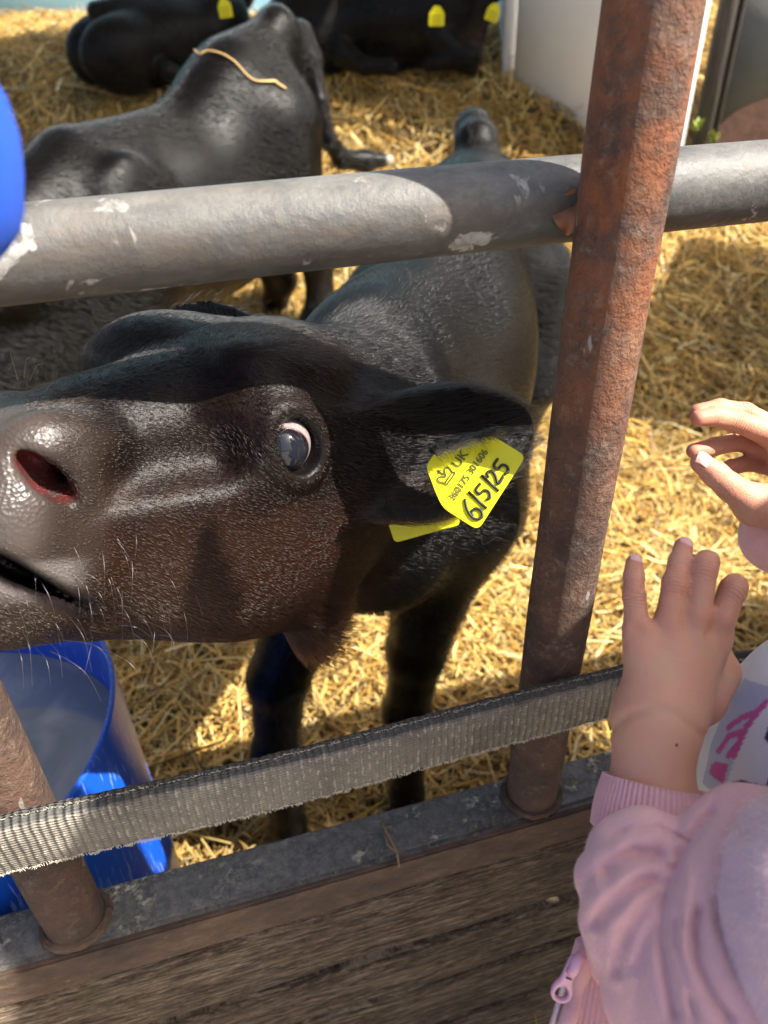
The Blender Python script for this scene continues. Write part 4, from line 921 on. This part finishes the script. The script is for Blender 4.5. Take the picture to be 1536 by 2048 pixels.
# redder skin over knuckles and finger ends
red=np.zeros(len(PP))
for F_ in (LF,RF):
    for k in F_:
        for i,wt_ in ((1,.7),(2,.75),(4,.9)):
            red=np.maximum(red,wt_*np.exp(-(np.linalg.norm(PP-W(*F_[k][i]),axis=1)/.011)**2))
mole=np.exp(-(np.linalg.norm(PP-on_skin(PP,1353,1490),axis=1)/.0012)**2) if False else 0
pc=np.stack([red]*3,1)
person=mesh_np('person',PP,QQ,SKINM,col=pc); tag(person,'child in a pink hoodie at right reaching both bare hands over the fence','person')
def nails(F_,rad,nrm):
    for k,v in F_.items():
        a,b=W(*v[3]),W(*v[4]); t=b-a; t/=np.linalg.norm(t); n=np.array(nrm[k],float); n=camdir(n); n-=t*(n@t); n/=np.linalg.norm(n); s=np.cross(n,t)
        r=rad[k][4]; c=b+t*r*.25; G=[]
        for u in np.linspace(-1,1,9):
            row=[]
            for w_ in np.linspace(-1,1,9):
                uu=u*(1-.25*w_*w_); row.append(c+t*r*.75*uu+s*r*.72*w_+n*(r*(math.sqrt(max(0,1-(.66*w_)**2)))*1.0+.0002-.0022*max(0,u)**2))
            G.append(row)
        MB().grid(G).build('fingernail',NAILM,person)
m=NT('nail'); m.set(Base_Color=(.72,.40,.36,1),Roughness=.25,Subsurface_Weight=.1,Subsurface_Radius=(.004,.002,.001)); NAILM=m.m
nails({k:LF[k] for k in('pinky','ring')},LR,dict(pinky=(0,.25,1),ring=(0,.3,1)))
nails({k:RF[k] for k in('thumb',)},RR,dict(thumb=(.0,.5,1)))
_m=on_surface(person,[(1353,1490)],.0002)
if len(_m): MB().tube([_m[0]-camdir((0,0,1))*.0006,_m[0]+camdir((0,0,1))*.0003],[.0009,.0007],10).build('mole',NT('mole').set(Base_Color=(.15,.065,.04,1),Roughness=.6).m,person)
# ---------------- hoodie: sleeves and body in one cloth mesh
def ridge(p,pts,r): return chain(p,[W(*q) for q in pts],r,.006)
def cuffarg(p,a,b):
    ab=b-a; L=np.linalg.norm(ab); ab=ab/L; q=p-a.astype(p.dtype); t=q@ab.astype(p.dtype); rr=q-t[:,None]*ab.astype(p.dtype)
    u=np.cross(ab,[0,0,1.]); u/=np.linalg.norm(u); v=np.cross(ab,u); an=np.arctan2(rr@v.astype(p.dtype),rr@u.astype(p.dtype)); return t,np.linalg.norm(rr,axis=1),an
cA=W(1312,1568,.387); cB=W(1302,1668,.382)
cwd=np.linalg.norm(cB-cA)
CREASES=[([(1345,1722),(1310,1708),(1270,1705),(1230,1722),(1190,1765)],.0050,15),([(1342,1752),(1300,1760),(1255,1778),(1215,1815),(1180,1870)],.0045,15),
 ([(1340,1775),(1300,1800),(1262,1845),(1240,1900),(1232,1970)],.0040,16),([(1440,1605),(1400,1655),(1362,1708),(1346,1750),(1328,1810),(1322,1880),(1334,1950),(1355,2060)],.0045,13),
 ([(1405,1790),(1388,1850),(1392,1920),(1424,1990),(1475,2060)],.0045,12),([(1428,1770),(1442,1850),(1472,1930),(1524,2000),(1570,2060)],.0045,15),([(1356,1810),(1352,1880),(1372,1960),(1395,2060)],.003,9),
 ([(1262,1960),(1290,1880),(1322,1835)],.003,14),([(1205,1676),(1260,1654),(1320,1654),(1392,1690)],.0016,5),
 ([(1335,1738),(1270,1742),(1212,1788)],-.0028,16),([(1330,1768),(1275,1805),(1228,1860)],-.0028,16),([(1320,1690),(1260,1682),(1205,1712)],-.0025,18),([(1385,1720),(1372,1800),(1362,1900),(1385,2010)],-.0025,12)]
def hoodie(p):
    fore=chain(p,[W(1300,1715,.382),W(1300,1760,.380),W(1316,1810,.376),W(1340,1880,.366),W(1375,1960,.356)],[.0275,.0275,.027,.026,.026],.02)
    for pts,rr in (([(1214,1700,.376),(1245,1690,.364),(1290,1684,.359),(1345,1704,.360),(1388,1742,.366)],[.010,.0135,.0150,.0135,.006]),
                   ([(1196,1800,.374),(1218,1762,.361),(1260,1742,.354),(1305,1738,.354),(1352,1752,.360)],[.010,.0145,.0170,.0150,.005]),
                   ([(1222,1915,.368),(1230,1850,.354),(1262,1800,.347),(1305,1782,.349),(1358,1768,.358)],[.011,.0160,.0185,.0150,.005]),
                   ([(1340,2080,.352),(1312,1970,.345),(1300,1890,.340),(1318,1832,.345),(1358,1788,.355)],[.020,.0200,.0190,.0140,.005])):
        fore=smin(fore,chain(p,[W(*q) for q in pts],rr,.008),.0024)
    # upper sleeve folded over it
    upr=chain(p,[W(1472,1622,.362),W(1444,1700,.352),W(1434,1790,.340),W(1432,1900,.327),W(1492,2050,.310),W(1560,2200,.305)],[.011,.0165,.020,.024,.030,.036],.02)
    upr=smin(upr,chain(p,[W(1530,1650,.350),W(1530,1800,.330),W(1550,1950,.312),W(1630,2120,.300)],[.018,.026,.030,.040],.02),.012)
    upr=smax(upr,-ridge(p,[(1425,1800,.3215),(1420,1880,.3055),(1450,1960,.298),(1520,2060,.283)],[.001,.0030,.0035,.003]),.008)
    upr=smax(upr,-ridge(p,[(1385,1820,.327),(1384,1920,.311),(1420,2040,.292)],[.0008,.0024,.003]),.006)
    d=smin(fore,upr,.0020)
    # body of the jacket
    b=ell(p,(SHL+SHR)/2+np.array([.01,-.03,-.14]),(.125,.088,.20)); b=smin(b,chain(p,[SHL,SHR],[.047,.047]),.04)
    d=smin(d,cone(p,W(1500,1980,.33),SHL,.05,.05),.03); d=smin(d,b,.02)
    # right sleeve
    rs=chain(p,[W(1572,1066,.520),Rw*.6+ELBR*.4,ELBR,SHR],[.030,.034,.040,.046],.02); d=smin(d,rs,.02)
    pc=(p-CP.astype(p.dtype))@CM.astype(p.dtype); iz=1500/np.maximum(-pc[:,2],.05); U_=768+pc[:,0]*iz; V_=1024-pc[:,1]*iz
    nr=(np.abs(d)<.02)&(-pc[:,2]<.46)
    if nr.any():
        dd=np.zeros(nr.sum(),p.dtype); uu,vv=U_[nr],V_[nr]
        for pts,am,wd_ in CREASES:
            fd=np.minimum(np.hypot(uu-pts[0][0],vv-pts[0][1]),np.hypot(uu-pts[-1][0],vv-pts[-1][1])); dd+=am*ss(fd,2,38)*np.exp(-np.maximum(sdline(uu,vv,pts,0),0)**2/(wd_*wd_)).astype(p.dtype)
        d=d.copy(); d[nr]+=dd
    d=d-.0012*np.sin(p@(CM@np.array([70.,40,10])).astype(p.dtype))*np.sin(p@(CM@np.array([-30.,85,20])).astype(p.dtype))
    return d
lo=np.minimum.reduce([cA,ELB,SHL,W(1160,1800,.36)])-.06; hi=np.maximum.reduce([SHR,ELBR,W(1572,1066,.52),cA])+.07; lo[2]=.42; lo[1]-=.08
HP,HQ,HN=surface(hoodie,lo,hi,.0016 if not FASTDEV else .003)
hood=mesh_np('hoodie',HP,HQ,PINK,person)
def cuffmesh(A,B,r0,r1,name):
    ab=B-A; L=np.linalg.norm(ab); t=ab/L; u=np.cross(t,[0,0,1.]); u/=np.linalg.norm(u); v=np.cross(t,u); n=66*8; an=np.linspace(0,2*np.pi,n+1); rows=[]
    rib=.00055*np.sign(np.cos(an*66))*np.abs(np.cos(an*66))**.6
    for x,rr,k in [(.18,r0-.0035,0),(.02,r0-.0026,0),(-.012,r0-.0018,.4),(-.022,r0-.0006,.7),(-.016,r0+.0003,1)]+[(x_,r0+(r1-r0)*x_+.0008*math.sin(x_*3.1),1) for x_ in np.linspace(0,1.02,26)]+[(1.06,r1-.001,.6),(1.1,r1-.006,0)]:
        wob=.0005*np.sin(an*3+x*2); rows.append(A+ab*x+np.outer(np.cos(an)*(rr+rib*k+wob),u)+np.outer(np.sin(an)*(rr+rib*k+wob),v))
    return MB().grid(np.stack(rows,0)).build(name,PINKR,hood)
cuffmesh(cA,cB,.0262,.0292,'cuff')
def fuzz(name,P,N,Q,n,L,rad,col,parent,keep,seed=1):
    fur(name,P,N,Q,lambda p:np.array(col)[None]*np.ones((len(p),1)),lambda p:camdir((-.3,-.4,.2))[None]*np.ones((len(p),1)),n,L,rad,parent,keep,lift=.8,jit=.8,seed=seed)
# fleece hood lying on the shoulder
def hoodlin(p):
    d=ell(p,W(1668,1838,.300),(.0395,.05,.050),np.stack([camdir((1,0,0)),camdir((0,0,1)),camdir((.05,1,0))],1))
    d=smin(d,ell(p,W(1672,1960,.290),(.036,.05,.05),np.stack([camdir((1,0,0)),camdir((0,0,1)),camdir((.05,1,0))],1)),.02)
    d=smin(d,ell(p,(SHL+SHR)/2+np.array([0.0,-.085,.03]),(.11,.06,.07)),.03)
    return d-.0016*vnoise(p,160,4).astype(p.dtype)
a_=W(1600,1790,.30); lo=np.minimum.reduce([a_,(SHL+SHR)/2-np.array([.13,.16,0])])-.08; hi=np.maximum.reduce([a_,SHR])+.08
FP,FQ,FN=surface(hoodlin,lo,hi,.0022)
PALE=knit('pale_fleece',(.82,.55,.56)); hl=mesh_np('hood_lining',FP,FQ,PALE,person)
# T-shirt with its print
TS=W(1690,1640,.445); TR_=np.stack([camdir((1,0,0)),camdir((0,1,0)),camdir((0,0,1))],1)
def tee(p):
    d=ell(p,TS,(.086,.118,.075),TR_)
    d=smax(d,-ridge(p,[(1470,1450,.385),(1452,1530,.380),(1440,1600,.378)],[.002,.004,.003]),.012)
    return d-.0007*vnoise(p,90,6).astype(p.dtype)
TP,TQ,TN=surface(tee,TS-.13,TS+.13,.0013)
q=(TP-TS)@TR_; 
def sdpoly(x,y,pts):
    pts=np.array(pts,float); d=np.full(len(x),1e9); ins=np.zeros(len(x),bool)
    for i in range(len(pts)):
        a,b=pts[i-1],pts[i]; e=b-a; w_=np.stack([x-a[0],y-a[1]],1); t=np.clip((w_@e)/(e@e+1e-12),0,1); d=np.minimum(d,np.linalg.norm(w_-t[:,None]*e,axis=1))
        cnd=((a[1]>y)!=(b[1]>y)); xi=(b[0]-a[0])*(y-a[1])/(b[1]-a[1]+1e-12)+a[0]; ins^=cnd&(x<xi)
    return np.where(ins,-d,d)
# print coordinates on the shirt front, in photo-pixel units of the flat print
ph=np.degrees(np.arctan2(q[:,0]/.086,q[:,2]/.075)); U=1407+4.0*(ph+85); Vv=1676-3571*q[:,1]
U=U.astype(float); Vv=Vv.astype(float)
tc=np.array([.70,.71,.76])*np.ones((len(TP),1))
MAG=np.array([.52,.10,.33]); BLK=np.array([.012,.013,.02]); LB=np.array([.20,.30,.62]); LB2=np.array([.28,.52,.66]); HOT=np.array([.62,.06,.24])
def paint(d,c,e=1.2):
    global tc
    tc=lerp(tc,c,1-ss(d,-e,e))
paint(sdpoly(U,Vv,[(1392,1375),(1500,1375),(1486,1425),(1463,1500),(1452,1600),(1385,1600)]),np.array([.42,.47,.66]))
paint(sdline(U,Vv,[(1488,1405),(1468,1455),(1457,1515)],7),MAG); paint(sdline(U,Vv,[(1478,1425),(1446,1444),(1426,1468)],7),MAG)
paint(sdline(U,Vv,[(1464,1466),(1436,1482),(1419,1518)],6.5),MAG); paint(sdline(U,Vv,[(1457,1495),(1445,1520)],6),MAG)
paint(sdpoly(U,Vv,[(1402,1570),(1404,1552),(1418,1540),(1450,1535),(1449,1574)]),MAG)
paint(sdpoly(U,Vv,[(1536,1350),(1536,1490),(1512,1470),(1514,1440),(1526,1400),(1528,1375),(1518,1368)]),LB); paint(sdpoly(U,Vv,[(1560,1440),(1560,1480),(1532,1470),(1524,1455),(1545,1420)]),LB2)
for st,r in(([(1520,1368),(1534,1356),(1560,1350)],4),([(1513,1382),(1526,1380),(1534,1392)],4),([(1506,1396),(1520,1396),(1524,1408)],4),([(1524,1405),(1514,1440),(1511,1466),(1536,1484),(1570,1490)],3),([(1522,1456),(1528,1470),(1545,1476)],3),([(1536,1545),(1524,1558),(1516,1575)],4),([(1545,1500),(1530,1545)],4)): paint(sdline(U,Vv,st,r),BLK)
paint(sdline(U,Vv,[(1462,1590),(1470,1570),(1486,1560),(1520,1558),(1580,1554)],7),BLK)
paint(sdpoly(U,Vv,[(1464,1600),(1476,1580),(1505,1570),(1600,1562),(1600,1620)]),HOT)
m=NT('tshirt'); c=m.co('Object'); n=m.noise(c,900,3,.7); m.set(Base_Color=m.attr(),Roughness=.85,Specular_IOR_Level=.2,Sheen_Weight=.2); m.bump(n,.0005)
mesh_np('tshirt',TP,TQ,m.m,person,col=tc)
# ribbed hem with the zip and its puller
G=[];nu,nv=150,40
for i in range(nu):
    u=i/(nu-1); row=[]
    for j in range(nv):
        v=j/(nv-1)
        x=1158-58*v+ (150+60*v)*u - 0*v; y=1890+185*v-28*math.sin(u*2.2)*(1-v)+30*u*v
        d=.372-.012*math.sin(min(1,u*1.4)*math.pi*.5)-.0006*math.cos(u*2*math.pi*17)*(1 if u>.12 else .2)*ss(np.array(v),.05,.2)+.004*(u<.07)*0
        row.append(W(x,y,d))
    G.append(row)
G=np.array(G); back=G+camdir((0,0,-1))*.006
mb=MB(); mb.grid(G); mb.grid(back); mb.grid(np.stack([G[:,0],back[:,0]],1)); mb.grid(np.stack([G[0],back[0]],1))
hem=mb.build('ribbed_hem',PINKR,person)
ed=np.array([W(1172-1*0+(-58)*v-4,1880+185*v,.368-.002*math.sin(v*9)) for v in np.linspace(-.02,1,30)])
MB().tube(ed+camdir((1,0,0))*.0045,.0042,12).build('zip_facing',PINKR,person)
tp=MB()
for v in np.linspace(.30,1,26): tp.box(W(1150-50*v,1890+185*v,.371),(.0035,.0018,.0013),frame(camdir((1,.3,0)),camdir((0,0,1))),bev=.0004)
tp.build('zip_teeth',NT('zip_teeth').set(Base_Color=(.72,.55,.53,1),Roughness=.35).m,person)
m=NT('puller_plastic').set(Base_Color=(.66,.35,.44,1),Roughness=.35,Specular_IOR_Level=.5); PUL=m.m
ZM=m4(W(1134,1956,.357),camdir((.33,.94,.1)),camdir((-.94,.33,.0)))
k=.357/1500
def ringpoly(cx,cy,rx,ry,n=28): return [(cx+rx*math.cos(t),cy+ry*math.sin(t)) for t in np.linspace(0,2*math.pi,n,endpoint=False)]
bm=bmesh.new()
outer=[(-52,-6),(-50,-13),(-42,-20),(-30,-22),(-16,-19),(-4,-13),(12,-12),(48,-11),(54,-5),(54,5),(48,11),(12,12),(-4,13),(-16,19),(-30,22),(-42,20),(-50,13),(-52,6)]
outer=roundpoly(np.array(outer)*k,.001,3); inner=np.array(ringpoly(-32,0,13,14,28))*k
# two slots: build as quads strip between outer and inner loops by angle around the hole, plus arm
def loopmesh(out,inn,th,M4,name,mat,par):
    out=np.array(out); inn=np.array(inn); N=96
    c=inn.mean(0)
    def resample(P,n):
        P=np.concatenate([P,P[:1]]); L=np.concatenate([[0],np.cumsum(np.linalg.norm(np.diff(P,axis=0),axis=1))]); t=np.linspace(0,L[-1],n,endpoint=False); return np.stack([np.interp(t,L,P[:,0]),np.interp(t,L,P[:,1])],1)
    O_=resample(out,N); an=np.arctan2(O_[:,1]-c[1],O_[:,0]-c[0]); ri=np.linalg.norm(inn-c,axis=1).mean()
    I_=c+np.stack([np.cos(an),np.sin(an)],1)*ri
    rows=[]
    for P2,z in((I_,0),(I_+(O_-I_)*.12,th*.5),(O_-(O_-I_)*.12,th*.5),(O_,0),(O_-(O_-I_)*.12,-th*.5),(I_+(O_-I_)*.12,-th*.5),(I_,0)):
        P2=np.concatenate([P2,P2[:1]]); rows.append(np.concatenate([P2,np.full((N+1,1),z)],1))
    o=MB().grid(np.stack(rows,0)).build(name,mat,par); o.data.transform(M4); return o
pul=loopmesh(outer,inner,.0026,ZM,'zip_puller',PUL,person)
mb=MB(); mb.tube([np.array([.030*0+(16*k),0,.002]),np.array([30*k,0,.0032]),np.array([50*k,0,.003]),np.array([60*k,-8*k,.001])],[.0022,.0026,.0028,.0024],10); o=mb.build('slider_bridge',PUL,pul); o.data.transform(ZM)
mb=MB(); mb.box((22*k,8*k,.0014),(10*k,3*k,.0006)).box((4*k,-1*k,.0015),(3*k,12*k,.0004)); o=mb.build('puller_slot',NT('slot_dark').set(Base_Color=(.02,.015,.02,1),Roughness=.6).m,pul); o.data.transform(ZM)
# trousers, shoes and hair (mostly outside the photograph)
def trous(p):
    d=ell(p,HIPC,(.112,.092,.105))
    for s in(-1,1):
        h=HIPC+np.array([.055*s,0,-.05]); f=np.array([h[0]+.01*s,h[1]+.01,.0]); d=smin(d,chain(p,[h,(h+f)/2+np.array([0,.03,.02]),f],[.072,.055,.045],.02),.03)
    return d
P_,Q_,N_=surface(trous,HIPC-np.array([.22,.2,.5]),HIPC+np.array([.22,.2,.14]),.008)
mesh_np('trousers',P_,Q_,knit('grey_jersey',(.16,.16,.19)),person)
m=NT('hair_brown').set(Base_Color=(.09,.045,.022,1),Roughness=.5)
def hairs(p):
    d=ell(p,HEADC+np.array([.005,-.012,.012]),(.074,.080,.086)); d=smin(d,chain(p,[HEADC+np.array([.01,-.06,0]),HEADC+np.array([.02,-.10,-.05]),HEADC+np.array([.02,-.10,-.13])],[.04,.035,.018],.02),.03)
    d=smax(d,-ell(p,HEADC+np.array([-.018,.075,-.035]),(.058,.06,.075)),.01); return d+.0015*np.sin(p[:,0]*900)
P_,Q_,N_=surface(hairs,HEADC-.18,HEADC+.13,.004); mesh_np('hair',P_,Q_,m.m,person)
for s in(-1,1):
    h=HIPC+np.array([.065*s,0,0]); f=np.array([h[0],h[1]+.01,-.035])
    P_,Q_,N_=surface(lambda p:smax(smin(cone(p,f,f+np.array([-.01,.095,-.002]),.040,.036),cone(p,f,f+WU*.05,.038,.034),.02),-(p[:,2]+.058),.006),f-.12,f+.17,.006); mesh_np('shoe',P_,Q_,NT('shoe').set(Base_Color=(.6,.3,.4,1),Roughness=.6).m,person)
if HAIR:
    tocam=lambda p,n:np.where(((CP-p)*n).sum(1)>-.2*np.linalg.norm(CP-p,axis=1),1,.0)
    fuzz('fleece_pile',FP,FN,FQ,int(26000*NH),.005,.00012,(.80,.58,.59),hl,tocam,4)
    fuzz('cloth_fuzz',HP,HN,HQ,int(60000*NH),.0016,.00004,(.70,.50,.53),hood,lambda p,n:tocam(p,n)*((p@_rt*0+ (np.linalg.norm(p-ELB,axis=1)<.35))*1.0),5)
# ------------------------------------------------------------------ people: unseen ones added on the right for shade, blue jacket at left
SQ=lambda q,h,dp=0.: np.array([(P0+dp)*.857+q*.515,-(P0+dp)*.515+q*.857,h])
def figure(q0,p0,H,label,jc,tc_,hc_,raised=False,seed=0,elbow=None):
    global P0
    P0=p0; sc=H/1.78; g=-.06
    Sq=lambda q,z,dp=0.: SQ(q0+q*sc,g+z*sc,dp*sc)
    face=np.array([-.857,.515,0.]); sde=np.array([.515,.857,0.])
    def skin(p):
        hc=Sq(0,1.66); d=ell(p,hc,np.array([.076,.095,.115])*sc,np.stack([sde,face,WU],1)); d=smin(d,cone(p,Sq(0,1.42),Sq(0,1.58),.058*sc,.052*sc),.02)
        d=smin(d,ell(p,hc+face*.098*sc-WU*.02*sc,(.014,.016,.02)),.01)
        for s_ in(-1,1):
            d=smax(d,-ell(p,hc+face*.10*sc+sde*.033*s_*sc+WU*.01*sc,np.array([.017,.014,.010])*sc),.008); d=smin(d,ell(p,hc+sde*.078*s_*sc,np.array([.012,.02,.03])*sc),.008)
        d=smax(d,-ell(p,hc+face*.095*sc-WU*.06*sc,np.array([.024,.012,.003])*sc),.005)
        d=smin(d,ell(p,Sq(0,1.15),np.array([.14,.09,.28])*sc),.03)
        arms(p); A=arms(p,True); d=smin(d,A,.01)
        for s_ in(-1,1): d=smin(d,chain(p,[Sq(0,.95)+sde*.09*s_*sc,Sq(0,.5)+sde*.1*s_*sc+face*.02,Sq(0,.08)+sde*.1*s_*sc],np.array([.08,.06,.045])*sc),.03)
        return d
    sh=[Sq(0,1.40)+sde*.165*s_*sc for s_ in(-1,1)]
    J=[[sh[0],sh[0]+face*.06*sc-WU*.28*sc-sde*.05*sc,sh[0]+face*.25*sc-WU*.34*sc+sde*.03*sc],[sh[1],sh[1]+face*.06*sc-WU*.28*sc+sde*.05*sc,sh[1]+face*.25*sc-WU*.34*sc-sde*.03*sc]]
    if raised: J[1]=[sh[1],Sq(.085,1.30,-.14),Sq(.062,1.53,-.16)]
    if elbow is not None: J[1]=[sh[1],elbow[0],elbow[1]]
    def arms(p,hands=False):
        d=None
        for s_,(a,b,c) in zip((-1,1),J):
            e=chain(p,[a,b,c],np.array([.045,.036,.028])*sc,.02); f=(c-b)/np.linalg.norm(c-b); n=np.cross(f,sde if abs(f@sde)<.8 else face); n/=np.linalg.norm(n); m_=np.cross(n,f)
            pal=ell(p,c+f*.055*sc,np.array([.048,.036,.017])*sc,np.stack([f,n,m_],1)); e=smin(e,pal,.012)
            for k,o_ in enumerate((-.030,-.010,.010,.029)):
                r0=c+(f*.085+n*o_)*sc; e=smin(e,chain(p,[r0,r0+(f*.035+m_*.008)*sc,r0+(f*(.058+.01*(k in(1,2)))+m_*.026)*sc],np.array([.010,.009,.008])*sc,.004),.006)
            e=smin(e,chain(p,[c+(f*.03-n*.025)*sc,c+(f*.07-n*.055+m_*.01)*sc,c+(f*.10-n*.06+m_*.02)*sc],np.array([.014,.011,.009])*sc,.005),.008)
            d=e if d is None else np.minimum(d,e)
        return d
    lo=Sq(0,0)-.66*sc; hi=Sq(0,0)+.66*sc; lo[2]=g; hi[2]=g+1.95*sc
    P_,Q_,N_=surface(skin,lo,hi,.0055); o=mesh_np('person',P_,Q_,SKINM,col=np.zeros((len(P_),3))); tag(o,label,'person')
    def coat(p):
        d=ell(p,Sq(0,1.18),np.array([.205,.135,.36])*sc,np.stack([sde,face,WU],1)); d=smin(d,chain(p,[sh[0],sh[1]],[.07*sc]*2),.05)
        d=smin(d,cone(p,Sq(0,1.40),Sq(0,1.47),.085*sc,.070*sc),.03)
        for a,b,c in J: d=smin(d,chain(p,[a,b,b+(c-b)*.88],np.array([.068,.056,.043])*sc,.02),.02)
        d=d-.004*vnoise(p,26,seed).astype(p.dtype)
        return smax(d,-(p[:,2]-(g+.82*sc)),.01)
    P_,Q_,N_=surface(coat,lo,hi,.010); mesh_np('jacket',P_,Q_,knit('jacket_cloth',jc),o)
    def tr(p):
        d=ell(p,Sq(0,.92),np.array([.17,.125,.14])*sc,np.stack([sde,face,WU],1))
        for s_ in(-1,1): d=smin(d,chain(p,[Sq(0,.88)+sde*.09*s_*sc,Sq(0,.5)+sde*.1*s_*sc+face*.02,Sq(0,.07)+sde*.1*s_*sc],np.array([.095,.075,.062])*sc,.02),.02)
        return d
    P_,Q_,N_=surface(tr,lo,hi,.012); mesh_np('trousers',P_,Q_,knit('denim',tc_),o)
    def hr(p):
        hc=Sq(0,1.66); d=ell(p,hc-face*.012*sc+WU*.012*sc,np.array([.088,.105,.122])*sc,np.stack([sde,face,WU],1)); d=smin(d,ell(p,hc-face*.06*sc-WU*.09*sc,np.array([.075,.05,.10])*sc),.03)
        return smax(d,-ell(p,hc+face*.10*sc-WU*.045*sc,np.array([.072,.09,.105])*sc,np.stack([sde,face,WU],1)),.01)+.002*np.sin(p[:,0]*600)
    P_,Q_,N_=surface(hr,lo,hi,.006); mesh_np('hair',P_,Q_,NT('hair_dark').set(Base_Color=(*hc_,1),Roughness=.55).m,o)
    for s_ in(-1,1):
        f=Sq(0,.0)+sde*.1*s_*sc; P_,Q_,N_=surface(lambda p:smax(cone(p,f+WU*.05*sc-face*.04*sc,f+WU*.035*sc+face*.17*sc,.055*sc,.042*sc),-(p[:,2]-g-.002),.006),f-.25,f+.3,.008); mesh_np('shoe',P_,Q_,NT('boot').set(Base_Color=(.03,.025,.02,1),Roughness=.6).m,o)
    return o
figure(.262,.62,1.73,'unseen adult added to cast shade, dark jacket and one hand raised, right of the child',(.04,.05,.07),(.05,.07,.14),(.05,.03,.02),True,1)  # this and the next two figures are unseen, added as shade casters
figure(.66,1.00,1.74,'unseen adult in green jacket added for shade, right of the adult in the dark jacket',(.10,.14,.08),(.08,.08,.09),(.14,.08,.04),False,2)
figure(1.20,1.30,1.32,'unseen older child in red jacket added for shade farther right along the fence',(.35,.05,.05),(.06,.08,.14),(.08,.05,.03),False,3)
_bp=figure(-.185,-.3085,1.25,'person in a bright blue jacket, only a blurred elbow showing at the left edge',(.010,.085,.58),(.10,.09,.08),(.10,.06,.03),False,7,(W(-304,300,.205),W(-430,760,.33)))
for _c in _bp.children:
    if _c.name.startswith('jacket'): _c.data.materials[0].node_tree.nodes['Principled BSDF'].inputs['Sheen Weight'].default_value=.05
hx=lambda q,p: np.array([p*.857+q*.515,-p*.515+q*.857])
a_,b_=hx(2.0,2.0),hx(2.95,2.0); R_=frame((b_-a_).tolist()+[0],WU); mb=MB()  # unseen screen of boards, added to throw shade on the right-hand straw
for k in range(6):
    c_=a_+(b_-a_)*(k+.5)/6; mb.box((c_[0],c_[1],1.1),(.154,.025,2.36),R_,bev=.004)
for z in(.4,1.6): mb.box(((a_+b_)[0]/2-.03*R_[0,1],(a_+b_)[1]/2-.03*R_[1,1],z),(.93,.04,.09),R_,bev=.004)
tag(mb.build('shade_screen',WOODM),'unseen upright board screen added to shade the pen floor from the right','screen')
